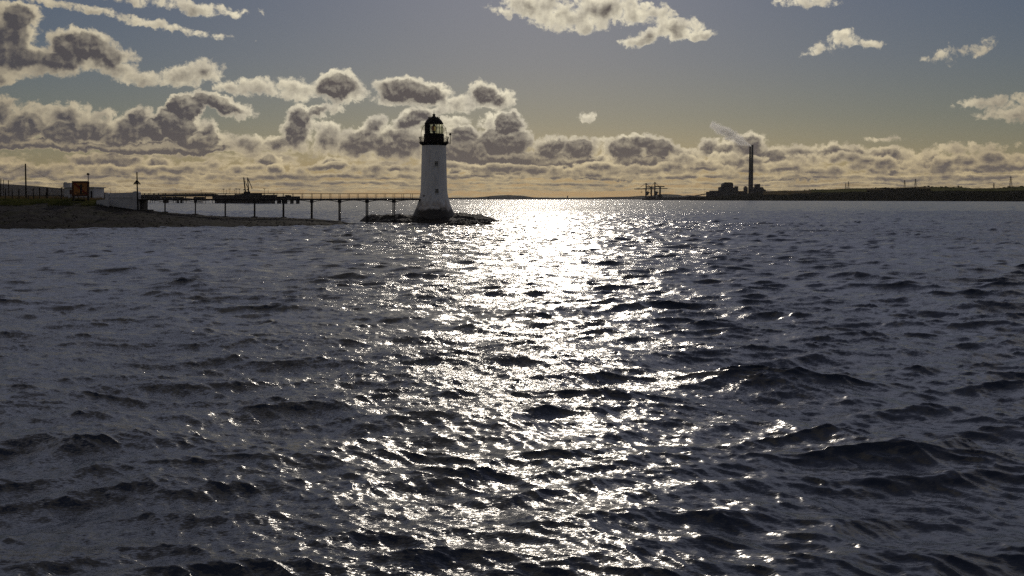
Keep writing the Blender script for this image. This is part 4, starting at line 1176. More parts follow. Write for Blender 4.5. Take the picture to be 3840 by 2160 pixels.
def rail(u0, u1, step, ztop):
    def fn(m):
        m.bar(jp(u0, ztop, -4), jp(u1, ztop, -4), .13)
        u = u0
        while u <= u1: m.bar(jp(u, ZD1, -4), jp(u, ztop, -4), .12); u += step
    return fn
jlocal(jt, 'railing', steel, rail(-300, 655, 9.0, 12.1))
def blocks(m):
    for u in (552, 568, 586, 604, 621.5, 631):
        jblock(m, u - .8, u + .8, 724.5, 730.5, -3.9, -3.2)
jlocal(jt, 'valve_posts', steel, blocks)
def truss(u0, u1, z0, z1, n, step):
    def fn(m):
        m.bar(jp(u0, z0, n), jp(u1, z0, n), .3); m.bar(jp(u0, z1, n), jp(u1, z1, n), .3)
        u = u0; up = True
        while u < u1 - .1:
            v = min(u + step, u1)
            m.bar(jp(u, z0 if up else z1, n), jp(v, z1 if up else z0, n), .16); m.bar(jp(u, z0, n), jp(u, z1, n), .12)
            u = v; up = not up
    return fn
jlocal(jt, 'truss', steel, truss(658, 808, ZD1 + .1, 12.4, -2.5, 6))

jpt = thing('jetty_platform', jp(920), 'wide loading platform on thick concrete legs at the end of the jetty', 'jetty')
jlocal(jpt, 'deck', jconc, lambda m: [jblock(m, a, a + 25, 731, 745.5, -3, 3) for a in range(805, 1030, 25)])
for u0, u1 in ((809, 818), (821, 827), (832, 852), (858, 867), (871, 890.3), (891.6, 904.4), (906, 935), (937.5, 970), (975, 995.5), (998, 1005), (1007.5, 1028)):
    jlocal(jpt, 'leg', jconc, lambda m: jblock(m, u0, u1, 745.4, None, -1.2, 1.2))
jlocal(jpt, 'control_building', steel, lambda m: jblock(m, 931, 977, 723.4, 731, -2.5, 2))
jlocal(jpt, 'walkway_truss', steel, truss(978, 1058, jz(733.5, 1018), jz(724.3, 1018), -5, 7.2))
jlocal(jpt, 'railing', steel, lambda m: [m.bar(jp(808 + 6.5 * i, jz(731, 870), -2.9), jp(808 + 6.5 * i, jz(726.2, 870), -2.9), .13) for i in range(18)] + [m.bar(jp(808, jz(726.2, 870), -2.9), jp(918, jz(726.2, 870), -2.9), .13)])
for u, py, w in ((894, 728, 3), (910, 727.5, 3.5), (917, 726, 2)):
    jlocal(jpt, 'equipment_box', steel, lambda m: jblock(m, u - w, u + w, py, 731, -3, 1))
md = thing('mooring_dolphin', jp(1080), 'dark concrete mooring dolphin on square legs at the right end of the jetty', 'dolphin')
jlocal(md, 'deck', jconc, lambda m: jblock(m, 1041, 1121, 736.3, 745.8, -1.5, 1.5))
for u0, u1 in ((1041.6, 1051.5), (1060, 1074.5), (1091, 1098.3), (1113, 1120.6)):
    jlocal(md, 'leg', jconc, lambda m: jblock(m, u0, u1, 745.7, None, -1, 1))
jlocal(md, 'bollard', steel, lambda m: jblock(m, 1074, 1080.5, 731, 736.3, -1.5, 1.5))
jlocal(md, 'bollard', steel, lambda m: jblock(m, 1086.5, 1089.3, 732, 736.3, -1, 1))

def arm(px, label, q):
    b = thing('loading_arm', jp(px), label, 'loading arm')
    J_ = lambda x, py, n: jp(x, jz(py, px), n)
    n = -2 + q * 2.2
    jlocal(b, 'riser', steel, lambda m: [m.tube([J_(px, 731, n), J_(px, 711, n)], .75, 8), jblock(m, px - 3.4, px + 3.4, 718, 731, n - 1, n + 1), jblock(m, px - 4.6, px - 1, 709.5, 713.5, n - 1, n + 1)])
    top = (921.4 if q == 0 else 928.7)
    base = (926 if q == 0 else 931.5)
    ia = jlocal(b, 'inner_arm', steel, lambda m: [m.tube([J_(base, 713, n), J_(top, 670, n)], .62, 8, r1=.42), m.tube([J_(base - 2.4, 709, n), J_(top + .6, 688, n)], .3, 6)])
    jlocal(b, 'sheave', steel, lambda m: m.lathe([(.1, -.25), (1.0, -.25), (1.0, .25), (.1, .25)], 12, c=tuple(J_(top, 670.3, n))), ia)
    tail = (918.2 if q == 0 else 926.2)
    jlocal(b, 'pantograph', steel, lambda m: [m.tube([J_(tail, 663.5, n), J_(base - 1.2 if q else 923.4, 709, n)], .26, 6), m.tube([J_(tail, 663.5, n), J_(top, 671, n)], .22, 6)])
    tip = (938.6, 708) if q == 0 else (944.6, 706)
    oa = jlocal(b, 'outer_arm', steel, lambda m: [m.tube([J_(top + (8 if q == 0 else 0), 692 if q == 0 else 670, n), J_(tip[0], tip[1], n)], .4, 8, r1=.3)] + ([m.tube([J_(932, 666, n), J_(937, 686, n), J_(944.8, 704.5, n)], .14, 6)] if q else [m.tube([J_(926, 680, n), J_(931, 694, n)], .3, 6)]))
    jlocal(b, 'coupling', steel, lambda m: m.tube([J_(tip[0], tip[1], n), J_(tip[0] - .6, tip[1] + 2.3, n)], .55, 8), oa)
    if q == 0: jlocal(b, 'hose', steel, lambda m: m.tube([J_(tip[0] - .4, 710, n), J_(tip[0] - .2, 718, n), J_(tip[0] - .8, 724, n)], .12, 5))
arm(926, 'tall marine loading arm folded upright on the jetty platform, the left one of the pair', 0)
arm(931.5, 'upright marine loading arm on the jetty platform, right one with long slanting outer arm', 1)

def lamp(u, py, kind, label):
    b = thing('lamp_post', jp(u, ZD1), label, 'lamp post', 'lamp posts on the jetty')
    zt = jz(py, u)
    jlocal(b, 'pole', steel, lambda m: m.tube([jp(u, ZD1 - .3), jp(u, zt)], .2, 6, r1=.13))
    if kind == 'double':
        for s in (-1, 1):
            jlocal(b, 'lamp_head', steel, lambda m: [m.bar(jp(u, zt - 1.0), jp(u + s * 2.0, zt + .1), .14), m.bar(jp(u + s * 1.3, zt + .15), jp(u + s * 3.4, zt + .25), .8, .45)])
    elif kind == 'single':
        jlocal(b, 'lamp_head', steel, lambda m: [m.bar(jp(u, zt - .2), jp(u - 1.6, zt + .5), .14), m.bar(jp(u - 1.0, zt + .5), jp(u - 2.8, zt + .55), .8, .5)])
    elif kind == 'wide':
        jlocal(b, 'lamp_head', steel, lambda m: m.bar(jp(u - 3.4, zt + .2), jp(u + 3.4, zt + .2), 1.0, .7))
    else:
        jlocal(b, 'mast_head', steel, lambda m: m.bar(jp(u - .8, zt - .1), jp(u + .8, zt - .1), .3, .3))
for u, py, kind, label in (
    (386, 713, 'mast', 'thin mast rising behind the gap between white building and gate wall'), (414.5, 709.5, 'single', 'single headed lamp post rising behind the left end of the gate wall'),
    (431.5, 713, 'mast', 'thin mast rising behind the middle of the gate wall, the left one'), (447.4, 714, 'mast', 'thin mast rising behind the middle of the gate wall, the right one'),
    (564, 713, 'single', 'single headed lamp post on the jetty, first right of the triangle beacon'), (660.5, 714, 'single', 'single headed lamp post at the left end of the jetty truss'), (755.5, 715, 'single', 'single headed lamp post near the right end of the jetty truss'),
    (838, 709.8, 'double', 'double headed lamp post on the jetty, leftmost of the double ones'), (849.3, 712.5, 'mast', 'plain short mast between two double headed lamp posts on the jetty'), (861.3, 709.2, 'double', 'double headed lamp post right beside the plain short mast'),
    (881, 715, 'single', 'lowest lamp post, just left of the wide headed one'), (886, 709, 'wide', 'lamp post with a wide flat head left of the loading arms'), (897.7, 709, 'double', 'double headed lamp post nearest the loading arms on their left'),
    (991.3, 708.5, 'double', 'double headed lamp post right of the loading arms, above the truss walkway'), (1005.8, 712, 'mast', 'plain mast at the right end, above the truss walkway')):
    lamp(u, py, kind, label)

# ------------------------------------------------------------------ coal quay and its two unloaders
far_steel = mottled('crane_steel', (.022, .020, .020), (.045, .04, .04), .8, .05, 4)
far_conc = mottled('station_cladding', (.045, .042, .046), (.075, .070, .072), .85, .02, 5)
pale_clad = mottled('pale_cladding', (.16, .15, .15), (.22, .21, .2), .8, .05, 4)
CD = 4900.0
def C3(zx, zy, n=0.0):      # position on the crane row from the enlarged view of the photograph
    return P(2360 + zx / 8.587, 660 + zy / 8.587, CD) + Vector((0, n, 0))
def clocal(root, name, mat, fn, parent=None, smooth=False):
    mb = MB(); fn(mb); o = root.location
    mb.v = [(x - o.x, y - o.y, z - o.z) for x, y, z in mb.v]
    return mb.build(name, mat, parent or root, smooth)
def cbox(m, x0, x1, y0, y1, n0, n1):
    a = C3(x0, y1); b = C3(x1, y0); m.box(a.x, b.x, CD + n0, CD + n1, a.z, b.z)
q = P(2480, 751, CD); q.z = 0
quay = thing('coal_quay', q, 'long low dark quay and causeway on the far water under the two unloader cranes', 'quay')
clocal(quay, 'quay', far_conc, lambda m: m.box(C3(450, 0).x, C3(2560, 0).x, CD - 25, CD + 60, -3, C3(0, 722).z))
clocal(quay, 'causeway', far_conc, lambda m: m.prism([(C3(1056, 0).x, C3(0, 722).z), (C3(2560, 0).x, C3(0, 722).z), (C3(2560, 0).x, C3(0, 676).z), (C3(1850, 0).x, C3(0, 678).z), (C3(1056, 0).x, C3(0, 689).z)][::-1], CD - 10, CD + 10))
clocal(quay, 'transfer_house', far_conc, lambda m: [cbox(m, 920, 1055, 615, 722, -12, 12), cbox(m, 940, 1030, 600, 615, -8, 8)])
clocal(quay, 'conveyor_shed', far_conc, lambda m: [cbox(m, 560, 800, 668, 722, -4, 14), cbox(m, 600, 700, 655, 668, 0, 10)])
def unloader(x0, top, boom_y, boom0, boom1, gird_y, gird1, hx, label, tieL):
    p = C3(x0 + 90, 722); p.z = C3(0, 722).z
    c = thing('unloader_crane', p, label, 'crane', 'ship unloader cranes on the quay')
    rear = x0 + 172
    for n in (-14, 14):
        clocal(c, 'front_leg', far_steel, lambda m: m.bar(C3(x0, 722, n), C3(x0, top if n < 0 else boom_y, n), 3.4))
        clocal(c, 'rear_leg', far_steel, lambda m: m.bar(C3(rear, 722, n), C3(rear, gird_y, n), 3.8))
    clocal(c, 'mast', far_steel, lambda m: [m.bar(C3(x0, boom_y, 0), C3(x0, top, 0), 4.0), m.bar(C3(x0 - 16, top + 8, 0), C3(x0 + 24, top + 8, 0), 3, 2.2)])
    clocal(c, 'boom', far_steel, lambda m: [m.bar(C3(boom0, boom_y + 2, n), C3(boom1, boom_y - 2, n), 2.4, 3.8) for n in (-5, 5)])
    clocal(c, 'upper_girder', far_steel, lambda m: [m.bar(C3(x0, gird_y, 0), C3(gird1, gird_y + 6, 0), 6, 5.0), m.bar(C3(x0 + 30, gird_y - 12, 0), C3(x0 + 165, gird_y - 12, 0), 5, 1.6)])
    clocal(c, 'machine_house', far_steel, lambda m: cbox(m, rear - 46, rear + 34, gird_y - 16, gird_y + 24, -7, 7))
    hp = clocal(c, 'hopper', far_steel, lambda m: [cbox(m, hx, hx + 82, 500, 572, -9, 9), m.add([C3(hx, 572, -9), C3(hx + 82, 572, -9), C3(hx + 82, 572, 9), C3(hx, 572, 9), C3(hx + 25, 622, -3), C3(hx + 58, 622, -3), C3(hx + 58, 622, 3), C3(hx + 25, 622, 3)], [(0, 1, 5, 4), (1, 2, 6, 5), (2, 3, 7, 6), (3, 0, 4, 7), (4, 5, 6, 7)]), cbox(m, hx + 82, hx + 112, 512, 545, -4, 4)])
    clocal(c, 'driver_cab', far_steel, lambda m: [cbox(m, x0 - 18, x0 + 8, 572, 622, -5, 5), cbox(m, rear - 38, rear - 8, 538, 574, -4, 4), cbox(m, rear - 30, rear + 16, 500, 522, -4, 4)])
    clocal(c, 'tie', far_steel, lambda m: [m.bar(C3(x0, top + 6, 0), C3(tieL, boom_y - 8, 0), 1.5), m.bar(C3(x0, top + 6, 0), C3(x0 + 125, gird_y - 14, 0), 1.7)])
    clocal(c, 'brace', far_steel, lambda m: [m.bar(C3(x0 + 8, 520, 0), C3(rear - 60, boom_y + 30, 0), 1.5), m.bar(C3(x0 + 60, 600, 0), C3(rear - 8, 680, 0), 1.0), m.bar(C3(x0, 690, 0), C3(rear, 690, 0), 1.8)])
    return c
ca = unloader(535, 228, 418, 160, 880, 352, 830, 540, 'left unloader crane on the far quay, boom reaching left with a hanging grab', 290)
clocal(ca, 'grab', far_steel, lambda m: [m.bar(C3(396, 425, 0), C3(396, 512, 0), .5), cbox(m, 368, 426, 512, 526, -4, 4), cbox(m, 385, 408, 505, 534, -3, 3)])
unloader(818, 196, 406, 425, 1225, 338, 1130, 822, 'right unloader crane on the far quay, the taller, with its boom end on the right', 655)

# ------------------------------------------------------------------ power station
SD = 4470.0
def S(px, py, n=0.0): return P(px, py, SD) + Vector((0, n, 0))
def sbox(m, x0, x1, y0, y1, n0=-15, n1=15):
    a = S(x0, 0).x; b = S(x1, 0).x
    m.box(a, b, SD + n0, SD + n1, S(0, y1).z, S(0, y0).z)
cv = thing('conveyor_bridge', S(2600, 748), 'dark inclined conveyor climbing from the quay to the power station', 'conveyor')
clocal(cv, 'gallery', far_steel, lambda m: m.bar(S(2572, 740.2, 5), S(2650, 727, 5), 5, 4.2))
clocal(cv, 'trestle', far_steel, lambda m: [m.bar(S(x, 752, 5), S(x, y, 5), 1.4) for x, y in ((2590, 738), (2608, 735), (2626, 732), (2641, 729))])
def block(name, px, label, cat='building'):
    p = S(px, 745); p.z = 0
    return thing(name, p, label, cat, 'power station buildings')
B0 = 752
b = block('transfer_tower', 2655, 'squat dark tower where the conveyor enters the power station, leftmost block')
clocal(b, 'wall', far_conc, lambda m: sbox(m, 2648.6, 2661.5, 719.8, B0, -14, 8)); clocal(b, 'roof', far_conc, lambda m: sbox(m, 2648.3, 2661.8, 719.2, 719.8, -14.4, 8.4))
b = block('bunker_hall', 2680, 'long low hall between the conveyor tower and the tall boiler house')
clocal(b, 'wall', far_conc, lambda m: sbox(m, 2662, 2700, 716, B0, -16, 14)); clocal(b, 'roof', far_conc, lambda m: sbox(m, 2661.6, 2700, 715.2, 716, -16.4, 14.4))
clocal(b, 'canopy', pale_clad, lambda m: [sbox(m, 2664, 2682, 726.6, 727.4, -17.6, -16.1), sbox(m, 2663.6, 2664.3, 717, 727.4, -17.6, -16.1)])
b = block('boiler_annex', 2702, 'stepped dark block against the left side of the boiler house')
clocal(b, 'wall', far_conc, lambda m: m.prism([(S(2694.5, 0).x, 0), (S(2711, 0).x, 0), (S(2711, 0).x, S(0, 700.2).z), (S(2702, 0).x, S(0, 700.4).z), (S(2694.5, 0).x, S(0, 702.6).z)][::-1], SD - 18, SD + 10))
clocal(b, 'cladding_strip', pale_clad, lambda m: sbox(m, 2695.2, 2701, 704, 716, -18.6, -18.1))
b = block('boiler_house', 2727, 'tallest bulky dark boiler house with rounded roof corners and roof vents')
bp_ = [(2708, 742), (2746, 742), (2746, 691), (2745.3, 687.5), (2743, 685.3), (2740, 684.6), (2716, 684.8), (2712.5, 686.2), (2709.5, 688.5), (2708, 692)]
clocal(b, 'wall', far_conc, lambda m: m.prism([(S(x, 0).x, S(0, y).z) for x, y in bp_][::-1], SD - 20, SD + 25))
for x, h in ((2717, 1.2), (2722, 1.6), (2725, .9), (2731, 1.3), (2736.5, 1.1), (2741, 1.4)):
    clocal(b, 'roof_vent', far_conc, lambda m: sbox(m, x - 1.1, x + 1.1, 684.7 - h, 684.9, -6, 6))
b = block('precipitator_house', 2758, 'dark stepped block against the right side of the boiler house')
clocal(b, 'wall', far_conc, lambda m: [sbox(m, 2746.3, 2756.5, 702.5, B0, -16, 12), sbox(m, 2756.5, 2765.3, 699.4, B0, -17, 13)])
clocal(b, 'roof', far_conc, lambda m: sbox(m, 2756.2, 2765.6, 698.6, 699.4, -17.3, 13.3))
b = block('turbine_hall', 2778, 'long low hall between the boiler house and the small stack tower')
clocal(b, 'wall', far_conc, lambda m: sbox(m, 2765.4, 2789, 717, B0, -12, 16)); clocal(b, 'roof', far_conc, lambda m: sbox(m, 2765.4, 2789, 716.3, 717, -12.4, 16.4))
b = block('lift_tower', 2795, 'slim dark tower with a small cap just left of the chimneys')
clocal(b, 'wall', far_conc, lambda m: sbox(m, 2789.2, 2802.2, 702.2, B0, -10, 8)); clocal(b, 'cap', far_conc, lambda m: sbox(m, 2792, 2799, 698.4, 702.2, -6, 4))
b = block('scrubber_hall', 2845, 'stepped dark block with a raised square tower just right of the chimneys')
clocal(b, 'wall', far_conc, lambda m: [sbox(m, 2824.2, 2859, 701.8, B0, -16, 14), sbox(m, 2859, 2862.2, 707, B0, -15, 13), sbox(m, 2862.2, 2868.5, 710.4, B0, -14, 12)])
clocal(b, 'roof_tower', far_conc, lambda m: [sbox(m, 2839.5, 2848.8, 690, 701.8, -10, 10), sbox(m, 2830.2, 2839.5, 691.4, 701.8, -9, 9)])
clocal(b, 'louvre', pale_clad, lambda m: sbox(m, 2831, 2838.5, 700, 701.2, -16.6, -16.1))
def chimney(xt0, xt1, xb0, xb1, top, n, label):
    p = S((xb0 + xb1) / 2, 745, n); p.z = 0
    c = thing('chimney', p, label, 'chimney', 'power station chimneys')
    prof = []
    m_ = 1.0 * (SD + n) / F
    cx = lambda x: (x - CX) / F * (SD + n)
    def fn(m):
        ys = [752, 735, 715, 690, 650, 600, top + 6]
        rings = []
        for y in ys:
            t = (752 - y) / (752 - top)
            rings.append((lerp((xb1 - xb0) / 2, (xt1 - xt0) / 2, t ** .8) * m_, cx(lerp((xb0 + xb1) / 2, (xt0 + xt1) / 2, t)), H - (y - HOR) / F * (SD + n)))
        vs = []; N = 28
        for r, x, z in rings:
            for j in range(N):
                a = 2 * math.pi * j / N; vs.append((x + r * math.cos(a), SD + n + r * math.sin(a), z))
        m.add(vs, [(i * N + j, i * N + (j + 1) % N, (i + 1) * N + (j + 1) % N, (i + 1) * N + j) for i in range(len(ys) - 1) for j in range(N)])
    sh = clocal(c, 'shaft', chim, fn, smooth=True)
    r = (xt1 - xt0) / 2 * m_
    zc = H - (top + 6 - HOR) / F * (SD + n); zt = H - (top - HOR) / F * (SD + n)
    clocal(c, 'cap', far_steel, lambda m: m.lathe([(r * 1.02, zc - .5), (r * 1.05, zc), (r * 1.05, zt), (r * .8, zt + .01), (r * .7, zt - 2)], 28, c=(cx((xt0 + xt1) / 2), SD + n, 0), cap=False), smooth=False)
    clocal(c, 'platform', far_steel, lambda m: m.lathe([(r * 1.04, zc - 34), (r * 1.3, zc - 33.6), (r * 1.3, zc - 32.6), (r * 1.04, zc - 32.4)], 20, c=(cx((xt0 + xt1) / 2 - .25), SD + n, 0), cap=False), sh)
chim = mottled('chimney_concrete', (.05, .045, .045), (.085, .078, .075), .9, .02, 5, stretch=(1, 1, .2))
chimney(2810.0, 2816.1, 2804.6, 2816.2, 549, 60, 'left power station chimney, the slightly shorter one of the touching pair')
chimney(2818.1, 2825.3, 2811.5, 2824.0, 543, -20, 'right power station chimney, the taller one of the touching pair')
cg_ = thing('ash_conveyor', S(2800, 728, -60), 'pale thin sloping conveyor roof in front of the chimney bases', 'conveyor')
clocal(cg_, 'gallery', pale_clad, lambda m: [m.bar(S(2786.5, 727.6, -60), S(2801, 723.6, -60), 2.5, .9), m.bar(S(2803, 722.6, -60), S(2812.5, 720.6, -60), 2.5, 1.0)])
clocal(cg_, 'trestle', far_steel, lambda m: [m.bar(S(x, 748, -60), S(x, y, -60), 1.2) for x, y in ((2789, 727), (2797, 725), (2806, 722), (2811, 721))])
b = thing('yard_crane', S(2873, 717, 0), 'small dark boom of a yard machine on the rise right of the power station', 'crane')
clocal(b, 'jib', far_steel, lambda m: [m.bar(S(2869, 714.5), S(2880, 712.2), .7), m.bar(S(2871.5, 716.5), S(2879.5, 712.2), .7), m.bar(S(2868.5, 710.6), S(2874, 714.5), .6)])
clocal(b, 'base', far_steel, lambda m: sbox(m, 2867.5, 2872.5, 714.5, 722, -4, 4))
m_ = thing('radio_mast', S(2642.4, 722), 'hair thin tall mast above the conveyor left of the power station', 'mast')
clocal(m_, 'mast', far_steel, lambda m: m.tube([S(2642.4, 728), S(2642.4, 690)], .35, 5, r1=.2)); clocal(m_, 'tip', far_steel, lambda m: m.tube([S(2642.4, 690), S(2642.4, 687)], .12, 5))

# distant marks on the far shore
FD = 10300.0
t = thing('shore_tower', P(2128.3, 743, FD), 'tiny dark tower standing on the far shore between lighthouse and cranes', 'tower')
clocal(t, 'shaft', far_steel, lambda m: m.lathe([(6.5, P(0, 744, FD).z), (5.5, P(0, 735.6, FD).z)], 12, c=(P(2128.3, 0, FD).x, FD, 0)), smooth=False)
clocal(t, 'lantern', far_steel, lambda m: m.lathe([(6.5, P(0, 735.6, FD).z), (6.5, P(0, 734.8, FD).z), (4, P(0, 734.6, FD).z), (4, P(0, 733.9, FD).z), (.3, P(0, 732.9, FD).z)], 12, c=(P(2128.3, 0, FD).x, FD, 0)))
t = thing('shore_building', P(1832, 744, FD), 'tiny dark block on the far shore just right of the lighthouse', 'building')
clocal(t, 'wall', far_steel, lambda m: m.box(P(1829, 0, FD).x, P(1835, 0, FD).x, FD - 10, FD + 10, 0, P(0, 739.6, FD).z)); clocal(t, 'roof', far_steel, lambda m: m.prism([(P(1829.6, 0, FD).x, P(0, 739.6, FD).z), (P(1832, 0, FD).x, P(0, 737.2, FD).z), (P(1834.4, 0, FD).x, P(0, 739.6, FD).z)], FD - 8, FD + 8))

# ------------------------------------------------------------------ pylons and trees on the headland ridge
pyl = mottled('pylon_steel', (.035, .033, .035), (.06, .055, .055), .7, .1, 3)
def pylon(px, top, bot, D, label):
    z0 = P(px, bot, D).z; z1 = P(px, top, D).z; x = P(px, 0, D).x; h = z1 - z0
    b = thing('pylon', (x, D, z0 - 6), label, 'pylon', 'electricity pylons on the ridge')
    w0, w1 = h * .13, h * .022
    lv = [0, .2, .38, .54, .68, .8, .9, 1.0]
    def c4(t):
        w = lerp(w0, w1, min(1, t * 1.15)) if t < .87 else w1
        return [Vector((x + sx * w, D + sy * w, z0 - 6 + (h + 6) * t)) for sx, sy in ((-1, -1), (1, -1), (1, 1), (-1, 1))]
    def fn(m):
        for a, c in zip(lv, lv[1:]):
            A, B = c4(a), c4(c)
            for i in range(4):
                m.bar(A[i], B[i], .42)
                m.bar(A[i], B[(i + 1) % 4], .22); m.bar(A[(i + 1) % 4], B[i], .22)
    clocal(b, 'lattice', pyl, fn)
    for t, w in ((.60, .17), (.74, .20), (.88, .15)):
        z = z0 - 6 + (h + 6) * t
        clocal(b, 'cross_arm', pyl, lambda m: [m.bar((x - h * w, D, z), (x + h * w, D, z), .4), m.bar((x - h * w, D, z), (x, D, z + h * .05), .25), m.bar((x + h * w, D, z), (x, D, z + h * .05), .25)])
    return (x, D, z0 - 6 + (h + 6) * .74, h)
tops = [pylon(3171.5, 686.5, 707.5, 3700, 'shorter left pylon of the close pair right of the power station'), pylon(3181.8, 680, 707, 3560, 'taller right pylon of the close pair right of the power station'),
        pylon(3392.7, 674.7, 703.5, 3320, 'left pylon of the middle pair on the ridge'), pylon(3433, 670.4, 702, 3280, 'right pylon of the middle pair on the ridge, the taller'),
        pylon(3727, 685, 706.5, 3500, 'small faint pylon by itself between trees near the right edge'), pylon(3790.5, 661, 700, 3050, 'tallest looking pylon at the far right of the ridge')]
def pwire(a, b, label, sag=9):
    for k, (o, dz_) in enumerate(((-.17, 0), (.17, 0))):
        A = Vector((a[0] + a[3] * o, a[1], a[2])); B = Vector((b[0] + b[3] * o, b[1], b[2]))
        pts = [A.lerp(B, i / 14) - Vector((0, 0, sag * 4 * (i / 14) * (1 - i / 14))) for i in range(15)]
        tag(MB().tube(pts, .10, 4).build('power_line', pyl), label[k], 'power line', 'power lines between the pylons')
pwire(tops[1], tops[2], ('faint power line between the two pylon pairs, left wire', 'faint power line between the two pylon pairs, right wire'))
pwire(tops[3], tops[4], ('faint power line from the middle pylon pair to the small pylon, left wire', 'faint power line from the middle pylon pair to the small pylon, right wire'), 12)
pwire(tops[4], tops[5], ('faint power line between the two pylons at far right, left wire', 'faint power line between the two pylons at far right, right wire'), 6)

tleaf = mottled('tree_leaf', (.010, .013, .007), (.030, .034, .016), .95, .15, 4)
def tree(px, py_top, py_bot, wpx, D, label, seed):
    x = P(px, 0, D).x; z0 = P(px, py_bot, D).z; z1 = P(px, py_top, D).z; h = z1 - z0; w = wpx / F * D
    b = thing('ridge_tree', (x, D, z0 - 3), label, 'tree', 'trees along the headland ridge')
    rg = random.Random(seed)
    def crown(m):
        cl = [(rg.uniform(-.6, .6) * w, rg.uniform(-.5, .5) * w, z0 + h * rg.uniform(.3, .8), rg.uniform(.25, .5)) for _ in range(7)]
        for i in range(260):
            cx_, cy_, cz_, cr = cl[rg.randrange(len(cl))]
            d = Vector((rg.gauss(0, 1), rg.gauss(0, 1), rg.gauss(0, .8))).normalized() * rg.random() ** .4
            p = Vector((x + cx_ + d.x * w * cr, D + cy_ + d.y * w * cr, min(z1, max(z0 - 1, cz_ + d.z * h * cr))))
            q = Vector((rg.gauss(0, 1), rg.gauss(0, 1), rg.gauss(0, 1))).normalized(); s = rg.uniform(.5, 1.1); e = q.orthogonal().normalized()
            m.add([p + q * s, p + e * s * .7, p - q * s, p - e * s * .7], [(0, 1, 2, 3)])
    clocal(b, 'crown', tleaf, crown)
    clocal(b, 'trunk', timber, lambda m: m.tube([(x, D, z0 - 4), (x + .3, D, z0 + h * .5)], .5, 6, r1=.2))
for i, (px, t_, b_, w, D, lab) in enumerate((
    (3018, 710.6, 714.5, 1.6, 3860, 'tiny tree leftmost on the ridge, right of the power station'), (3035, 709.3, 713.5, 2.6, 3820, 'small tree second from left on the ridge'), (3048, 709.5, 713, 3.5, 3810, 'small wide tree third from left on the ridge'), (3057, 707.8, 712.5, 2.6, 3790, 'round small tree fourth from left on the ridge'),
    (3284, 702.5, 706.5, 4, 3440, 'low tree left of the middle pylon pair'), (3320, 702.3, 705.8, 4, 3390, 'low wide tree close left of the middle pylon pair'),
    (3468, 697.5, 703, 7, 3220, 'dark tree just right of the middle pylon pair'), (3482, 695.7, 702, 6, 3200, 'tallest round tree right of the middle pylon pair'), (3496, 699, 702.5, 5, 3190, 'lower tree on the right flank of the tallest tree'),
    (3530, 698.5, 703.5, 7, 3160, 'left tree of the clump in the middle of the ridge'), (3546, 699, 703.5, 6, 3150, 'right tree of the clump in the middle of the ridge'), (3575, 701, 704, 5, 3120, 'low tree between the two clumps on the ridge'),
    (3594, 697, 703, 6, 3100, 'dark domed tree on the ridge, left of the small pylon, left twin'), (3604, 698.5, 704, 4, 3100, 'dark domed tree on the ridge, left of the small pylon, right twin'),
    (3765, 701.5, 707, 8, 3010, 'broad tree left below the rightmost pylon'), (3782, 698, 706, 9, 2990, 'large tree at the foot of the rightmost pylon'), (3800, 699, 705, 7, 2960, 'large tree right of the rightmost pylon foot'), (3832, 695.5, 702, 8, 2930, 'tree cut by the right edge of the picture'))):
    tree(px, t_, b_, w, D, lab, 100 + i)
# hedge along the crest: one continuous scrubby line
rg = random.Random(77); mb = MB()
for i in range(5200):
    u = rg.uniform(2890, 4000)
    us = sorted(HEAD); k = max(0, min(len(us) - 2, sum(1 for q_ in us if q_ <= u) - 1)); tt = (u - us[k]) / (us[k + 1] - us[k])
    D = lerp(HEAD[us[k]][5][0], HEAD[us[k + 1]][5][0], tt); z = lerp(HEAD[us[k]][5][1], HEAD[us[k + 1]][5][1], tt)
    hh = 2.2 * max(.1, .5 + mnoise.fractal(Vector((u * .035, 3.1, 0)), .8, 2.1, 4))
    p = Vector(((u - CX) / F * D, D - 6 + rg.uniform(-3, 3), z - 1 + rg.random() * hh * 1.6))
    q_ = Vector((rg.gauss(0, 1), rg.gauss(0, 1), rg.gauss(0, .7))).normalized(); s = rg.uniform(.4, 1.0); e = q_.orthogonal().normalized()
    mb.add([p + q_ * s, p + e * s * .7, p - q_ * s, p - e * s * .7], [(0, 1, 2, 3)])
tag(mb.build('ridge_scrub', tleaf), kind='stuff')

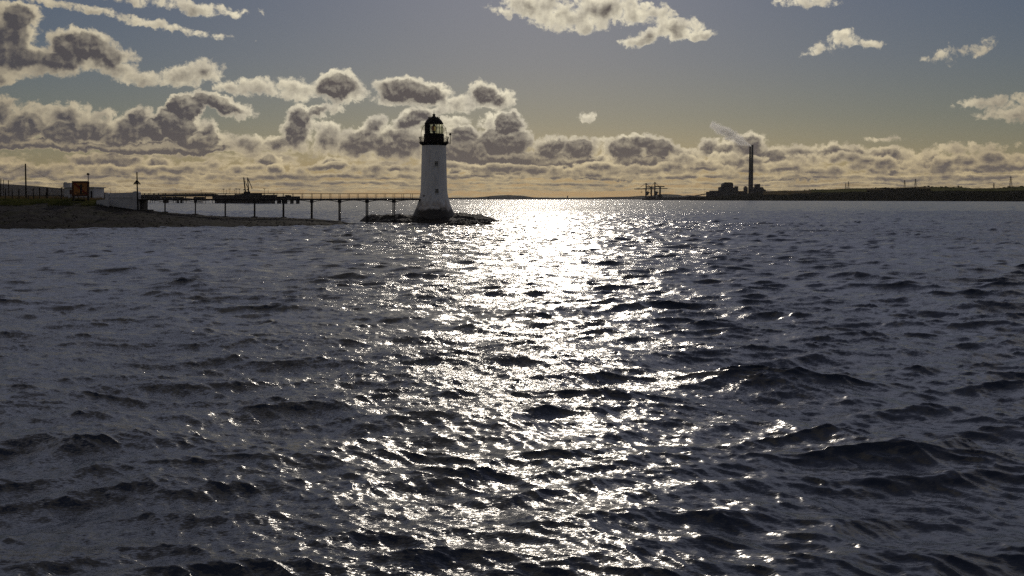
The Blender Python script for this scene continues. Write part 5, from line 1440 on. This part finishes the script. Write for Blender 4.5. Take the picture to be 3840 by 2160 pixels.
# ------------------------------------------------------------------ smoke and steam
def puff_volume(name, pts, radii, dens, scale, seed, color=(.99, .98, .97)):
    mb = MB().tube(pts, radii, 14)
    c = Vector(pts[0]); mb.v = [(x - c.x, y - c.y, z - c.z) for x, y, z in mb.v]
    m = bpy.data.materials.new(name); m.use_nodes = True; nt = m.node_tree
    for n in list(nt.nodes): nt.nodes.remove(n)
    T = NT(nt)
    o = nt.nodes.new('ShaderNodeOutputMaterial'); v = nt.nodes.new('ShaderNodeVolumePrincipled')
    v.inputs['Color'].default_value = (*color, 1); v.inputs['Anisotropy'].default_value = .85
    tc = nt.nodes.new('ShaderNodeTexCoord')
    s = T.sep(tc.outputs['Object'])
    e = Vector(pts[-1]) - c; L = e.length; d = e / L
    along = T.m('DIVIDE', T.v('DOT_PRODUCT', tc.outputs['Object'], tuple(d)), L)      # 0 at the source, 1 at the end
    # distance from the axis, relative to the local radius
    pr = T.v('SUBTRACT', tc.outputs['Object'], T.v('SCALE', tuple(e), scale=along))
    rr = T.m('DIVIDE', T.v('LENGTH', pr), T.m('MULTIPLY_ADD', T.m('MINIMUM', T.m('MULTIPLY', T.m('MAXIMUM', along, 0.0), 3.0), 1.0), max(radii) - radii[0], radii[0]))
    n = T.noise(tc.outputs['Object'], scale, 6, .62, dim='3D', dist=.6).outputs['Fac']
    k = T.m('ADD', T.m('MULTIPLY', T.m('SUBTRACT', 1.0, rr), 1.3), T.m('MULTIPLY_ADD', n, 2.8, -1.75))
    k = T.m('MULTIPLY', T.smooth(k, 0.0, .6), T.m('MULTIPLY_ADD', T.m('MINIMUM', T.m('MAXIMUM', along, 0.0), 1.0), -.62, 1.0))
    nt.links.new(T.m('MULTIPLY', k, dens), v.inputs['Density'])
    nt.links.new(v.outputs[0], o.inputs['Volume'])
    ob = mb.build(name, m, loc=c); tag(ob, kind='stuff'); return ob
pp = lambda px, py, dy=0: tuple(P(px, py, SD) + Vector((0, dy, 0)))
puff_volume('smoke_plume', [pp(2817, 548, -4), pp(2800, 540), pp(2765, 522), pp(2730, 500), pp(2690, 478), pp(2665, 466)], [7, 20, 34, 36, 34, 26], .10, .017, 1)
puff_volume('steam_puff', [pp(2711, 687), pp(2712, 682), pp(2708, 678)], [3, 5, 5], .09, .09, 2)
puff_volume('steam_puff', [pp(2749, 702), pp(2753, 698), pp(2750, 692)], [4, 6, 5], .09, .09, 3)
# ------------------------------------------------------------------ sea air
hm = bpy.data.materials.new('haze'); hm.use_nodes = True; nt = hm.node_tree
for n in list(nt.nodes): nt.nodes.remove(n)
o_ = nt.nodes.new('ShaderNodeOutputMaterial'); v_ = nt.nodes.new('ShaderNodeVolumePrincipled')
v_.inputs['Color'].default_value = HAZE_COLOR; v_.inputs['Density'].default_value = HAZE; v_.inputs['Anisotropy'].default_value = HAZE_G
nt.links.new(v_.outputs[0], o_.inputs['Volume'])
hb = MB().box(-24500, 24500, -150, 25500, -8, 420).build('haze', hm); tag(hb, kind='stuff')
scene.cycles.use_denoising = False
scene.cycles.max_bounces = 6; scene.cycles.diffuse_bounces = 2; scene.cycles.glossy_bounces = 3
scene.cycles.transmission_bounces = 4; scene.cycles.volume_bounces = 1; scene.cycles.transparent_max_bounces = 8
scene.cycles.sample_clamp_indirect = 4.0
scene.cycles.caustics_reflective = False; scene.cycles.caustics_refractive = False
